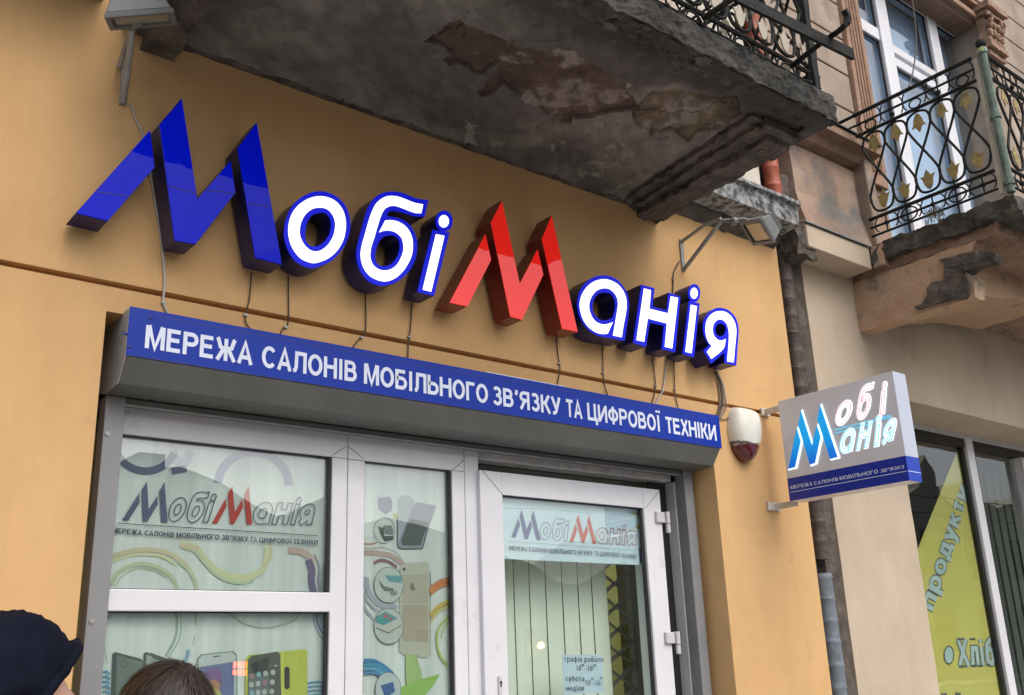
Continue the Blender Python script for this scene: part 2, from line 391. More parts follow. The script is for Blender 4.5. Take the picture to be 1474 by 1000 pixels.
def auto_smooth(o, ang=35):
    me = o.data
    b = bmesh.new(); b.from_mesh(me)
    for e in b.edges:
        if len(e.link_faces) == 2 and e.calc_face_angle(0) > math.radians(ang): e.smooth = False
        else: e.smooth = True
    for f in b.faces: f.smooth = True
    b.to_mesh(me); b.free()
    return o
def copy_tree(o, parent=None):
    c = o.copy(); C.objects.link(c); c.parent = parent
    for ch in [x for x in bpy.data.objects if x.parent is o and x is not c]: copy_tree(ch, c)
    return c
def B(): return MB()

def spline(pts, closed=True, n=5, sharp=48):
    """Catmull-Rom through 2D points; corners sharper than `sharp` degrees stay corners"""
    P = [Vector((p[0], p[1])) for p in pts]; m = len(P); cor = []
    for i in range(m):
        if not closed and i in (0, m - 1): cor.append(True); continue
        a = P[i] - P[i - 1]; b = P[(i + 1) % m] - P[i]
        cor.append(a.length > 1e-9 and b.length > 1e-9 and math.degrees(a.angle(b)) > sharp)
    out = []
    for i in range(m if closed else m - 1):
        p1, p2 = P[i], P[(i + 1) % m]
        p0 = P[i - 1] if not cor[i] else p1 - (p2 - p1)
        p3 = P[(i + 2) % m] if not cor[(i + 1) % m] else p2 + (p2 - p1)
        for k in range(n):
            t = k / n
            out.append(0.5 * ((2 * p1) + (p2 - p0) * t + (2 * p0 - 5 * p1 + 4 * p2 - p3) * t * t + (3 * p1 - p0 - 3 * p2 + p3) * t ** 3))
            if cor[i] and cor[(i + 1) % m]: break
    if not closed: out.append(P[-1])
    return [(p.x, p.y) for p in out]

# ------------------------------------------------------------------ the setting
g = B(); g.box(-150, 150, -150, 150, -0.5, 0.0)
g.build('ground', 'asphalt', kind='structure')
g = B(); g.box(-40, 60, -3.9, 0.35, 0.004, 0.13); g.build('pavement', 'pave', kind='structure')
g = B(); g.box(-40, 60, -4.05, -3.905, 0.004, 0.145); g.build('kerb', 'pave', kind='structure', bevel=0.01)
g = B(); g.box(-40, 60, -25.5, -21.5, 0.004, 0.13); g.build('far_pavement', 'pave', kind='structure')
g = B()
for k in range(-10, 16): g.box(k * 4, k * 4 + 2, -12.65, -12.5, 0.002, 0.006)
g.build('road_marking', 'letterwhite', kind='structure')

# orange shop building ------------------------------------------------
XL, XR, ZO = 0.772, 3.285, 2.5915
ob = thing('orange_shop_building', (1.5, 0.2, 0), 'orange plastered shop building with the large blue and red letters on its wall', 'building')
b = B()
b.prism([(-4, 0, 0.13), (XL, 0, 0.13), (XL, 0, ZO), (XR, 0, ZO), (XR, 0, 0.13), (3.92, 0, 0.13), (3.92, 0, 2.664), (-4, 0, 2.664)], (0, 0.4, 0))
b.build('lower_wall', 'orange', ob)
B().box(-4, 3.914, 0.032, 0.4, 2.664, 2.6815).build('wall_groove', 'orange', ob)
B().box(-4, 3.92, 0, 0.4, 2.6815, 3.60).build('upper_wall', 'orange', ob)
B().box(-4, 3.90, 0.03, 0.4, 3.725, 7.2).build('first_floor_wall', 'patchy', ob)
b = B(); b.prism([(3.0, 0.05, 3.60), (3.0, 0.0, 3.59), (3.0, -0.15, 3.605), (3.0, -0.155, 3.70), (3.0, -0.175, 3.705), (3.0, -0.175, 3.722), (3.0, 0.05, 3.722)], (0.915, 0, 0))
b.build('cornice', 'cornice', ob, subdiv=0.03, amp=0.0018, nscale=24)
b = B(); b.prism([(-4, 0.05, 3.60), (-4, 0.0, 3.56), (-4, -0.30, 3.60), (-4, -0.33, 3.70), (-4, -0.35, 3.722), (-4, 0.05, 3.722)], (4.68, 0, 0))  # unseen stretch, made to jut deeper so it shades the wall below
b.build('cornice', 'cornice', ob)
# soffit cove against the wall under the cornice
b = B(); b.prism([(3.02, -0.001, 3.53), (3.02, -0.02, 3.545), (3.02, -0.045, 3.585), (3.02, -0.045, 3.592), (3.02, -0.001, 3.588)], (0.88, 0, 0))
b.build('cove_moulding', 'bracket', ob, subdiv=0.05, amp=0.004, nscale=12)
# interior room
b = B(); b.box(-1, 5.0, 3.6, 3.7, 0.1, 2.9); b.build('room_back_wall', 'roomwall', ob)
b = B(); b.box(-1, 5.0, 0.41, 3.6, 2.86, 2.95); b.box(-1.1, -1.0, 0.41, 3.6, 0.1, 2.9); b.box(5.0, 5.1, 0.41, 3.6, 0.1, 2.9); b.build('room_shell', 'roomwall', ob)
b = B(); b.box(2.6, 3.4, 1.4, 2.0, 2.82, 2.855); b.build('ceiling_lamp', 'roomlamp', ob)
b = B(); b.box(4.15, 4.35, 1.5, 1.7, 0.13, 2.85); b.build('room_column', 'roomwall', ob)

# ------------------------------------------------------------------ shutter box and rails
sh = thing('roller_shutter', (2.05, 0.05, 2.4), 'grey roller shutter box with side rails around the shop entrance', 'roller shutter')
prof = [(-0.045, 2.597), (-0.045, 2.456), (0.0, 2.3915), (0.104, 2.3845), (0.16, 2.40), (0.16, 2.585), (0.02, 2.597)]
b = B(); b.prism([(0.8215, y, z) for y, z in prof], (2.4585, 0, 0)); b.build('shutter_box', 'boxmetal', sh, bevel=0.002)
b = B(); b.prism([(0.8185, y * 1.01, z) for y, z in prof], (0.0025, 0, 0)); b.build('end_plate', 'boxlight', sh)
for (u, v) in ((172.5, 487), (169.5, 519)):
    p = atx(u, v, 0.817); b = B(); b.ball(p, 0.004, 8, 5, (0.4, 1, 1)); b.build('rivet', 'galv', sh)
for n, (x0, x1) in enumerate(((0.8235, 0.8775), (3.2085, 3.262))):
    r = B().box(x0, x1, 0.105, 0.16, 0.14, 2.3835 if n == 0 else 2.384).build('guide_rail', 'greymetal', sh, bevel=0.002)
B().box(0.8785, 3.196, 0.112, 0.132, 2.361, 2.3835).build('bottom_slat', 'boxmetal', sh, bevel=0.002)
B().box(0.8785, 3.196, 0.108, 0.112, 2.361, 2.3655).build('slat_lip', 'galv', sh)
for (u, v) in ((217, 575), (545, 617), (771, 648), (968, 673)):
    p = at(u, v, 0.108); b = B(); b.tube([p + Vector((0, 0.004, 0)), p - Vector((0, 0.012, 0))], 0.006, 8); b.box(p.x - 0.02, p.x + 0.012, 0.104, 0.111, p.z - 0.002, p.z + 0.003)
    b.build('lock_stud', 'gasket', sh)
for (u, v) in ((154.5, 624), (132, 894)):
    p = at(u, v, 0.104); b = B(); b.tube([p + Vector((0, 0.002, 0)), p - Vector((0, 0.003, 0))], 0.0065, 10); b.build('rail_screw', 'galv', sh, smooth=False)

B().box(0.80, 3.28, 0.245, 0.40, 2.34, 2.59).build('light_block', 'boxmetal', sh)  # added block, hides the bright room lamp above the window frame
B().box(0.74, 0.8225, 0.17, 0.40, 0.13, 2.60).build('side_infill', 'stonebrown', sh)  # filler added to stop room light leaking past the left rail
B().box(3.263, 3.31, 0.17, 0.40, 0.13, 2.60).build('side_infill', 'stonebrown', sh)  # same added light stop on the right
# blue banner ----------------------------------------------------------
YB = -0.0485
bn = thing('banner_sign', (2.05, YB, 2.46), 'long blue banner board with white Cyrillic lettering on the shutter box', 'sign')
B().box(0.8195, 3.2885, YB, YB + 0.003, 2.459, 2.6005).build('board', 'bannerblue', bn, bevel=0.0008)
B().box(0.90, 3.14, YB - 0.0004, YB + 0.001, 2.5845, 2.5865).build('joint_line', 'bannerline', bn)
B().box(0.8205, 3.287, YB - 0.0006, YB + 0.001, 2.4595, 2.4615).build('edge_strip', 'bannerline', bn)
B().box(2.05, 2.42, YB - 0.001, YB + 0.002, 2.601, 2.6035).build('top_strip', 'letterwhite', bn)

# --- stroke alphabet (cap height 1)
def arc(cx, cy, rx, ry, a0, a1, n=10):
    return [(cx + rx * math.cos(math.radians(a0 + (a1 - a0) * i / n)), cy + ry * math.sin(math.radians(a0 + (a1 - a0) * i / n))) for i in range(n + 1)]
t_ = 0.09
GL = {
 'М': (0.86, [[(0.09, 0), (0.09, 1)], [(0.77, 0), (0.77, 1)], [(0.13, 1), (0.43, 0.05), (0.73, 1)]]),
 'Е': (0.66, [[(0.62, 0.09), (0.09, 0.09), (0.09, 0.91), (0.60, 0.91)], [(0.09, 0.52), (0.56, 0.52)]]),
 'Р': (0.70, [[(0.09, 0), (0.09, 1)], [(0.09, 0.91), (0.38, 0.91)] + arc(0.40, 0.69, 0.21, 0.22, 90, -90, 8) + [(0.09, 0.47)]]),
 'Ж': (0.98, [[(0.49, 0), (0.49, 1)], [(0.06, 1), (0.12, 0.93), (0.22, 0.60), (0.46, 0.52)], [(0.92, 1), (0.86, 0.93), (0.76, 0.60), (0.52, 0.52)], [(0.08, 0), (0.36, 0.50)], [(0.90, 0), (0.62, 0.50)]]),
 'А': (0.74, [[(0.07, 0), (0.37, 0.97), (0.67, 0)], [(0.17, 0.30), (0.57, 0.30)]]),
 'С': (0.74, [arc(0.39, 0.5, 0.30, 0.42, 42, 318, 16)]),
 'Л': (0.74, [[(0.03, 0.08), (0.12, 0.10), (0.18, 0.25), (0.20, 0.91), (0.64, 0.91)], [(0.65, 0), (0.65, 0.99)]]),
 'О': (0.80, [arc(0.40, 0.5, 0.31, 0.42, 0, 360, 22)]),
 'Н': (0.74, [[(0.09, 0), (0.09, 1)], [(0.65, 0), (0.65, 1)], [(0.09, 0.53), (0.65, 0.53)]]),
 'І': (0.28, [[(0.14, 0), (0.14, 1)]]),
 'Ї': (0.34, [[(0.17, 0), (0.17, 1)], [(0.06, 1.14), (0.06, 1.28)], [(0.28, 1.14), (0.28, 1.28)]]),
 'В': (0.72, [[(0.09, 0), (0.09, 1)], [(0.09, 0.91), (0.36, 0.91)] + arc(0.38, 0.72, 0.18, 0.19, 90, -90, 8) + [(0.09, 0.53)], [(0.09, 0.53), (0.38, 0.53)] + arc(0.40, 0.31, 0.22, 0.22, 90, -90, 8) + [(0.09, 0.09)]]),
 'Б': (0.70, [[(0.58, 0.91), (0.09, 0.91), (0.09, 0.09), (0.36, 0.09)] + arc(0.38, 0.33, 0.23, 0.24, -90, 90, 9) + [(0.09, 0.57)]]),
 'Ь': (0.68, [[(0.09, 1), (0.09, 0.09), (0.36, 0.09)] + arc(0.38, 0.33, 0.22, 0.24, -90, 90, 9) + [(0.09, 0.57)]]),
 'Г': (0.58, [[(0.09, 0), (0.09, 0.91), (0.56, 0.91)]]),
 'З': (0.66, [arc(0.32, 0.73, 0.20, 0.20, 150, -80, 10) + [(0.26, 0.53)], [(0.28, 0.53)] + arc(0.33, 0.31, 0.23, 0.23, 80, -155, 11)]),
 "’": (0.24, [[(0.15, 1.0), (0.15, 0.86), (0.08, 0.74)]]),
 '"': (0.36, [[(0.10, 1.0), (0.10, 0.70)], [(0.26, 1.0), (0.26, 0.70)]]),
 'Я': (0.74, [[(0.65, 0), (0.65, 1)], [(0.65, 0.91), (0.34, 0.91)] + arc(0.33, 0.71, 0.21, 0.20, 90, 270, 8) + [(0.65, 0.50)], [(0.42, 0.50), (0.30, 0.34), (0.10, 0.0)]]),
 'К': (0.70, [[(0.09, 0), (0.09, 1)], [(0.62, 1), (0.54, 0.92), (0.38, 0.62), (0.12, 0.52)], [(0.32, 0.52), (0.64, 0.0)]]),
 'У': (0.68, [[(0.06, 1), (0.35, 0.33)], [(0.62, 1), (0.34, 0.18), (0.22, 0.08), (0.10, 0.09)]]),
 'Т': (0.64, [[(0.02, 0.91), (0.62, 0.91)], [(0.32, 0), (0.32, 0.99)]]),
 'Ц': (0.80, [[(0.09, 1), (0.09, 0.09), (0.74, 0.09), (0.74, -0.22)], [(0.62, 0.02), (0.62, 1)]]),
 'И': (0.76, [[(0.09, 0), (0.09, 1)], [(0.67, 0), (0.67, 1)], [(0.10, 0.05), (0.66, 0.95)]]),
 'Ф': (0.88, [[(0.44, -0.02), (0.44, 1.03)], arc(0.44, 0.52, 0.34, 0.30, 0, 360, 20)]),
 'Х': (0.70, [[(0.06, 0), (0.62, 1)], [(0.08, 1), (0.64, 0)]]),
 'г': (0.44, [[(0.09, 0), (0.09, 0.64), (0.42, 0.64)]]),
 'р': (0.60, [[(0.09, -0.28), (0.09, 0.72)], arc(0.31, 0.36, 0.21, 0.30, 0, 360, 16)]),
 'а': (0.56, [[(0.46, 0), (0.46, 0.46)] + arc(0.28, 0.48, 0.18, 0.17, 0, 160, 7), arc(0.26, 0.20, 0.18, 0.15, 40, 340, 12)]),
 'ф': (0.80, [[(0.40, -0.28), (0.40, 0.98)], arc(0.40, 0.35, 0.31, 0.30, 0, 360, 18)]),
 'і': (0.24, [[(0.12, 0), (0.12, 0.72)], [(0.12, 0.85), (0.12, 1.0)]]),
 'к': (0.52, [[(0.09, 0), (0.09, 0.72)], [(0.46, 0.72), (0.16, 0.38)], [(0.22, 0.42), (0.48, 0)]]),
 'о': (0.58, [arc(0.29, 0.36, 0.21, 0.29, 0, 360, 16)]),
 'б': (0.60, [arc(0.30, 0.34, 0.21, 0.28, 0, 360, 16), [(0.10, 0.40), (0.12, 0.74), (0.26, 0.88), (0.50, 0.98)]]),
 'т': (0.48, [[(0.02, 0.64), (0.46, 0.64)], [(0.24, 0), (0.24, 0.66)]]),
 'и': (0.58, [[(0.09, 0), (0.09, 0.72)], [(0.49, 0), (0.49, 0.72)], [(0.10, 0.05), (0.48, 0.66)]]),
 'с': (0.52, [arc(0.29, 0.36, 0.20, 0.29, 45, 315, 12)]),
 'у': (0.52, [[(0.05, 0.72), (0.26, 0.10)], [(0.47, 0.72), (0.22, -0.20), (0.08, -0.24)]]),
 'н': (0.56, [[(0.09, 0), (0.09, 0.72)], [(0.47, 0), (0.47, 0.72)], [(0.09, 0.38), (0.47, 0.38)]]),
 'е': (0.56, [[(0.10, 0.36), (0.47, 0.36)] + arc(0.29, 0.36, 0.20, 0.29, 0, 310, 14)]),
 'д': (0.60, [[(0.05, -0.16), (0.05, 0.06), (0.55, 0.06), (0.55, -0.16)], [(0.14, 0.06), (0.20, 0.64), (0.46, 0.64), (0.46, 0.06)]]),
 'л': (0.54, [[(0.03, 0.04), (0.12, 0.12), (0.16, 0.64), (0.45, 0.64), (0.45, 0)]]),
 'я': (0.54, [[(0.45, 0), (0.45, 0.72)], [(0.45, 0.64), (0.22, 0.64), (0.12, 0.50), (0.22, 0.34), (0.45, 0.34)], [(0.30, 0.34), (0.08, 0)]]),
 'п': (0.58, [[(0.09, 0), (0.09, 0.64), (0.49, 0.64), (0.49, 0)]]),
 '0': (0.56, [arc(0.28, 0.49, 0.19, 0.42, 0, 360, 18)]),
 '1': (0.44, [[(0.06, 0.70), (0.26, 0.95), (0.26, 0)]]),
 '6': (0.56, [arc(0.28, 0.30, 0.19, 0.24, 0, 360, 14), [(0.10, 0.34), (0.12, 0.62), (0.24, 0.88), (0.44, 0.86)]]),
 '9': (0.56, [arc(0.28, 0.64, 0.19, 0.24, 0, 360, 14), [(0.46, 0.60), (0.44, 0.32), (0.32, 0.08), (0.12, 0.10)]]),
 '-': (0.34, [[(0.04, 0.36), (0.30, 0.36)]]),
 ' ': (0.30, []),
}
def ribbon(pts, w):
    P = [Vector(p) for p in pts]
    closed = len(P) > 3 and (P[0] - P[-1]).length < 1e-6
    if closed: P = P[:-1]
    m = len(P); Lp, Rp = [], []
    for i in range(m):
        if closed: a = (P[i] - P[i - 1]).normalized(); c = (P[(i + 1) % m] - P[i]).normalized()
        else:
            a = (P[i] - P[i - 1]).normalized() if i else (P[1] - P[0]).normalized()
            c = (P[i + 1] - P[i]).normalized() if i < m - 1 else a
        na = Vector((-a.y, a.x)); nc = Vector((-c.y, c.x)); n = (na + nc)
        n = n.normalized() if n.length > 1e-6 else na
        k = min(1.0 / max(n.dot(na), 0.45), 1.9)
        Lp.append(P[i] + n * w / 2 * k); Rp.append(P[i] - n * w / 2 * k)
    qs = []
    for i in range(m if closed else m - 1):
        j = (i + 1) % m; qs.append([Lp[i], Lp[j], Rp[j], Rp[i]])
    return qs
def text_quads(s, w=0.165, track=0.10):
    x = 0; Q = []
    for ch in s:
        adv, strokes = GL[ch]
        for k, st in enumerate(strokes):
            for q in ribbon(st, w): Q.append((k, [(p.x + x, p.y) for p in q]))
        x += adv + track
    return Q, x - track
def put_text(mb, s, BL, BR, TL, nrm, w=0.165, track=0.10, col=None, eps=0.00025, base=0.0):
    """text fitted between the 3D points BL-BR (baseline) with cap height BL-TL; each stroke a hair above the last"""
    Q, wd = text_quads(s, w, track)
    BL, BR, TL, nrm = Vector(BL), Vector(BR), Vector(TL), Vector(nrm)
    mb.col = col
    for k, q in Q:
        mb.add([BL + (BR - BL) * (p[0] / wd) + (TL - BL) * p[1] + nrm * (base + eps * (k + 1)) for p in q], [(0, 1, 2, 3)])
FRONT = (0, -1, 0)
def letter_parts(s, BL, BR, TL, nrm, par, w=0.165, track=0.1):
    wd = sum(GL[ch][0] + track for ch in s) - track; x = 0
    BL, BR, TL = Vector(BL), Vector(BR), Vector(TL)
    for ch in s:
        adv = GL[ch][0]; d = (BR - BL) / wd; o = BL + d * x
        b = B(); put_text(b, ch, o, o + d * adv, TL + d * x, nrm, w=w, track=0)
        b.build('letter', 'letterwhite', par, fixn=False); x += adv + track
def corr(pt, Y): return at(pt[0], pt[1], Y)
# banner text: word by word on the board
cA = crop(150, 430, 3.136); cB = crop(600, 500, 3.136)
words = [("МЕРЕЖА", cA(182, 222), cA(668, 298), cA(200, 118)),
         ("САЛОНІВ", cA(710, 305), cA(1140, 375), cA(716, 208)),
         ("МОБІЛЬНОГО", cA(1172, 385), cB(322, 250), cA(1190, 292)),
         ("ЗВ’ЯЗКУ", cB(342, 258), cB(650, 305), cB(348, 178)),
         ("ТА", cB(676, 312), cB(748, 325), cB(676, 234)),
         ("ЦИФРОВОЇ", cB(772, 330), cB(1102, 380), cB(775, 250)),
         ("ТЕХНІКИ", cB(1126, 386), cB(1354, 418), cB(1126, 310))]
yb = YB - 0.0008
zb = []; 
P3 = [(w, corr(a, yb), corr(b_, yb), corr(c, yb)) for w, a, b_, c in words]
z0 = sum(p[1].z + p[2].z for p in P3) / 14; z1 = sum(p[3].z for p in P3) / 7
for w, a, b_, c in P3:
    letter_parts(w, (a.x, yb, z0), (b_.x, yb, z0), (a.x, yb, z1), FRONT, bn, w=0.182, track=0.08)
for (u, v) in ((217, 457), (185.5, 499), (180.5, 480)):
    p = at(u, v, YB); b = B(); b.ball(p, 0.007, 8, 5, (1, 0.3, 0.7)); b.build('dent_cap', 'bannerline', bn)

# ------------------------------------------------------------------ channel letters
YF, YK = -0.105, -0.016
SH = {}   # logo shapes in wall coordinates: name -> dict(white, holes, rim, rimholes)
def W2(c, pts, sp=True, Y=YF):
    q = [c(*p) for p in pts]
    if sp: q = spline(q, n=4)
    return [((lambda w: (w.x, w.z))(at(u, v, Y))) for u, v in q]
cM = crop(80, 120, 3.3324)
SH['M1'] = [W2(cM, [(95, 622), (455, 222), (478, 400), (250, 660)], False),
            W2(cM, [(497, 195), (605, 70), (681, 556), (842, 370), (866, 522), (672, 772), (570, 755)], False),
            W2(cM, [(872, 310), (965, 185), (1088, 870), (958, 838)], False)]
cR = crop(620, 270, 4.348)
SH['M2'] = [W2(cR, [(115, 720), (345, 288), (381, 450), (230, 745)], False),
            W2(cR, [(375, 215), (445, 78), (558, 600), (672, 385), (708, 545), (572, 830), (497, 808)], False),
            W2(cR, [(695, 318), (757, 172), (922, 905), (822, 885)], False)]
c1 = crop(400, 270, 9.091)
O_out = [(560, 45), (680, 70), (790, 130), (880, 230), (935, 360), (950, 500), (925, 640), (860, 780), (760, 905), (640, 990), (462, 1049), (330, 1020), (220, 950), (140, 830), (90, 690), (82, 560), (105, 420), (170, 270), (280, 145), (420, 68)]
O_w = [(560, 112), (690, 140), (790, 210), (860, 320), (888, 450), (880, 590), (840, 720), (760, 840), (650, 930), (500, 985), (400, 975), (290, 920), (200, 810), (150, 690), (133, 560), (150, 430), (200, 310), (290, 210), (420, 135)]
O_wi = [(545, 262), (640, 280), (710, 350), (745, 440), (745, 540), (715, 650), (650, 750), (570, 815), (490, 835), (410, 810), (340, 740), (295, 650), (283, 560), (305, 450), (360, 350), (450, 280)]
O_h = [(560, 325), (630, 340), (680, 400), (695, 490), (680, 590), (630, 680), (560, 745), (480, 770), (420, 755), (375, 710), (355, 640), (360, 560), (390, 440), (450, 360)]
SH['o'] = dict(rim=W2(c1, O_out), rh=[W2(c1, O_h)], w=[W2(c1, O_w)], wh=[W2(c1, O_wi)])
cb2 = crop(510, 330, 10)
def mixc(A, Bp):  # points in either crop to pixels
    return [c_(x, y) for c_, x, y in A]
ca_ = crop(510, 270, 9.091)
def PXs(lst): return [ (ca_ if k == 'a' else cb2)(x, y) for k, x, y in lst]
def Wp(px, sp=True):
    q = spline(px, n=4) if sp else px
    return [((lambda w: (w.x, w.z))(at(u, v, YF))) for u, v in q]
b_out = PXs([('a', 480, 50), ('a', 600, 60), ('a', 700, 95), ('a', 820, 142), ('a', 970, 162), ('a', 920, 378), ('a', 790, 372), ('a', 680, 337), ('a', 560, 306), ('a', 480, 302), ('a', 440, 335), ('a', 425, 372), ('a', 520, 385), ('a', 620, 412), ('a', 720, 480), ('a', 790, 590), ('a', 822, 700),
             ('b', 905, 270), ('b', 895, 370), ('b', 860, 480), ('b', 790, 600), ('b', 690, 700), ('b', 580, 770), ('b', 430, 810), ('b', 330, 800), ('b', 200, 740), ('b', 100, 620), ('b', 50, 500), ('b', 30, 380), ('a', 35, 780), ('a', 62, 660), ('a', 112, 480), ('a', 160, 310), ('a', 210, 205), ('a', 290, 112), ('a', 380, 66)])
b_w = PXs([('a', 900, 220), ('a', 875, 335), ('a', 790, 330), ('a', 680, 290), ('a', 560, 245), ('a', 480, 240), ('a', 410, 270), ('a', 365, 330), ('a', 330, 420), ('a', 300, 520), ('a', 262, 650), ('a', 225, 760),
           ('b', 229, 346), ('b', 235, 430), ('b', 270, 510), ('b', 340, 570), ('b', 430, 593), ('b', 520, 575), ('b', 600, 520), ('b', 660, 430), ('b', 700, 320), ('b', 705, 230), ('b', 680, 130), ('b', 620, 62), ('b', 550, 28), ('b', 490, 18), ('b', 420, 22), ('b', 352, 47),
           ('a', 402, 430), ('a', 470, 425), ('a', 560, 440), ('a', 650, 490), ('a', 720, 570), ('a', 760, 680), ('b', 840, 270), ('b', 825, 370), ('b', 780, 480), ('b', 710, 590), ('b', 620, 680), ('b', 520, 735), ('b', 430, 750), ('b', 330, 730), ('b', 220, 670), ('b', 140, 570), ('b', 100, 460), ('b', 88, 350),
           ('a', 100, 740), ('a', 140, 600), ('a', 185, 440), ('a', 230, 310), ('a', 290, 200), ('a', 380, 130), ('a', 460, 108), ('a', 560, 115), ('a', 660, 148), ('a', 780, 195)])
b_h = PXs([('b', 500, 85), ('b', 580, 90), ('b', 640, 150), ('b', 655, 240), ('b', 640, 330), ('b', 600, 420), ('b', 540, 490), ('b', 470, 525), ('b', 400, 530), ('b', 340, 500), ('b', 305, 440), ('b', 300, 360), ('b', 320, 270), ('b', 360, 170), ('b', 420, 110)])
SH['b'] = dict(rim=Wp(b_out), rh=[Wp(b_h)], w=[Wp(b_w)], wh=[])
def ell(c, cx, cy, rx, ry, n=28, tilt=0.0):
    pts = []
    for i in range(n):
        a = 2 * math.pi * i / n; x, y = rx * math.cos(a), ry * math.sin(a)
        pts.append((cx + x * math.cos(tilt) - y * math.sin(tilt), cy + x * math.sin(tilt) + y * math.cos(tilt)))
    return [((lambda w: (w.x, w.z))(at(*c(*p), YF))) for p in pts]
ci = crop(580, 295, 6.667)
SH['i'] = dict(rim=W2(ci, [(285, 235), (447, 265), (300, 870), (138, 832)], False), rh=[], w=[W2(ci, [(315, 280), (398, 295), (270, 832), (188, 812)], False)], wh=[],
               drim=ell(ci, 397, 153, 82, 101), dw=ell(ci, 391, 156, 49, 60))
cg = crop(820, 385, 8)
SH['a'] = dict(rim=W2(cg, [(370, 90), (470, 100), (560, 150), (630, 230), (672, 320), (685, 420), (680, 520), (662, 660), (634, 842), (455, 808), (350, 790), (250, 740), (170, 660), (115, 560), (90, 450), (95, 350), (130, 250), (200, 160), (290, 105)]),
               rh=[W2(cg, [(410, 288), (470, 300), (510, 350), (526, 420), (518, 500), (492, 578), (430, 605), (370, 605), (310, 570), (275, 520), (262, 450), (275, 380), (310, 320), (360, 292)])],
               w=[W2(cg, [(380, 133), (460, 145), (550, 190), (610, 260), (645, 340), (655, 430), (645, 530), (620, 660), (598, 803), (497, 782), (520, 650), (545, 500), (555, 420), (545, 350), (510, 290), (460, 250), (400, 238), (330, 255), (275, 300), (235, 370), (222, 450), (235, 520), (270, 590), (320, 635), (390, 655), (450, 645), (497, 628), (437, 760), (370, 765), (290, 740), (210, 680), (150, 590), (118, 480), (115, 400), (140, 310), (200, 220), (280, 160)])], wh=[])
cn = crop(900, 400, 8.333)
SH['n'] = dict(rim=W2(cn, [(195, 78), (352, 122), (330, 343), (500, 388), (520, 175), (663, 222), (600, 890), (438, 850), (465, 570), (295, 535), (250, 825), (95, 775)], False), rh=[],
               w=[W2(cn, [(222, 125), (308, 148), (288, 370), (512, 425), (545, 220), (632, 240), (562, 845), (473, 825), (498, 545), (268, 485), (225, 765), (133, 745)], False)], wh=[])
cy = crop(970, 400, 7.143)
SH['i2'] = dict(rim=W2(cy, [(155, 235), (265, 262), (208, 815), (92, 778)], False), rh=[], w=[W2(cy, [(173, 275), (235, 290), (180, 775), (117, 758)], False)], wh=[],
                drim=ell(cy, 210, 155, 62, 94), dw=ell(cy, 207, 157, 37, 57))
SH['ya'] = dict(rim=W2(cy, [(470, 305), (560, 330), (630, 400), (660, 480), (666, 560), (656, 700), (642, 898), (522, 872), (522, 762), (385, 880), (306, 745), (365, 688), (325, 620), (302, 540), (305, 450), (345, 370), (400, 325)]),
                rh=[W2(cy, [(490, 468), (525, 490), (537, 530), (520, 575), (490, 598), (455, 592), (430, 560), (430, 510), (455, 475)])],
                w=[W2(cy, [(470, 340), (540, 355), (600, 410), (632, 480), (640, 560), (628, 700), (613, 868), (547, 858), (560, 700), (565, 600), (560, 530), (540, 470), (500, 432), (450, 430), (410, 470), (398, 530), (410, 590), (450, 635), (490, 642), (532, 628), (505, 730), (385, 832), (338, 758), (388, 700), (350, 650), (328, 580), (325, 500), (345, 420), (400, 360)])], wh=[])
def v3(p, Y): return [Vector((x, Y, z)) for x, z in p]
GRP = 'letters of the big shop name on the orange wall'
def big_M(key, facem, sidem, label):
    A = [q for poly in SH[key] for q in poly]
    t = thing('channel_letter', ((min(p[0] for p in A) + max(p[0] for p in A)) / 2, YK, min(p[1] for p in A)), label, 'channel letter', GRP)
    for poly in SH[key]:
        cn_ = B().prism(v3(poly, YF + 0.002), (0, YK - YF - 0.002, 0)).build('letter_can', sidem, t, bevel=0.0012)
        cx = sum(p[0] for p in poly) / len(poly); cz = sum(p[1] for p in poly) / len(poly)
        ins = [(cx + (x - cx) * 0.985, cz + (z - cz) * 0.993) for x, z in poly]
        B().prism(v3(ins, YF), (0, 0.004, 0)).build('acrylic_face', facem, cn_, bevel=0.0008)
    return t
m1 = big_M('M1', 'mblue', 'sideblue', 'large unlit glossy blue capital letter at the left start of the sign')
m2 = big_M('M2', 'mred', 'sidered', 'large red glossy capital letter in the middle of the sign')
for a, b_ in (((198, 519), (351, 541)), ((540, 491), (672, 527)), ((724, 512), (866, 527)), ((918, 575), (1032, 592))):
    p, q = at(*cM(*a), YF), at(*cM(*b_), YF)
    j = B().prism([p + Vector((0, -0.0005, -0.0012)), q + Vector((0, -0.0005, -0.0012)), q + Vector((0, -0.0005, 0.0012)), p + Vector((0, -0.0005, 0.0012))], (0, 0.002, 0)).build('face_joint', 'gasket', m1)
def small(key, label):
    s = SH[key]; A = s['rim'] + s.get('drim', [])
    t = thing('channel_letter', ((min(p[0] for p in A) + max(p[0] for p in A)) / 2, YK, min(p[1] for p in A)), label, 'channel letter', GRP)
    pr_ = [(s['rim'], s['rh'], s['w'][0], s['wh'])] + ([(s['drim'], [], s['dw'], [])] if 'drim' in s else [])
    for rim, rh, w, wh in pr_:
        c_ = auto_smooth(B().prism(v3(rim, YF + 0.003), (0, YK - YF - 0.003, 0), [v3(h, YF + 0.003) for h in rh]).build('letter_can', 'sideblue', t))
        B().prism(v3(rim, YF), (0, 0.0028, 0), [v3(h, YF) for h in rh]).build('blue_rim', 'rimblue', c_)
        B().prism(v3(w, YF - 0.0012), (0, 0.001, 0), [v3(h, YF - 0.0012) for h in wh]).build('lit_face', 'facewhite', c_)
    return t
small('o', 'round ring shaped white lit letter with blue rim right of the blue capital')
small('b', 'white lit letter with blue rim, a loop with a flag stroke on top')
small('i', 'narrow white lit dotted letter just left of the red capital')
small('a', 'white lit letter with round bowl just right of the red capital')
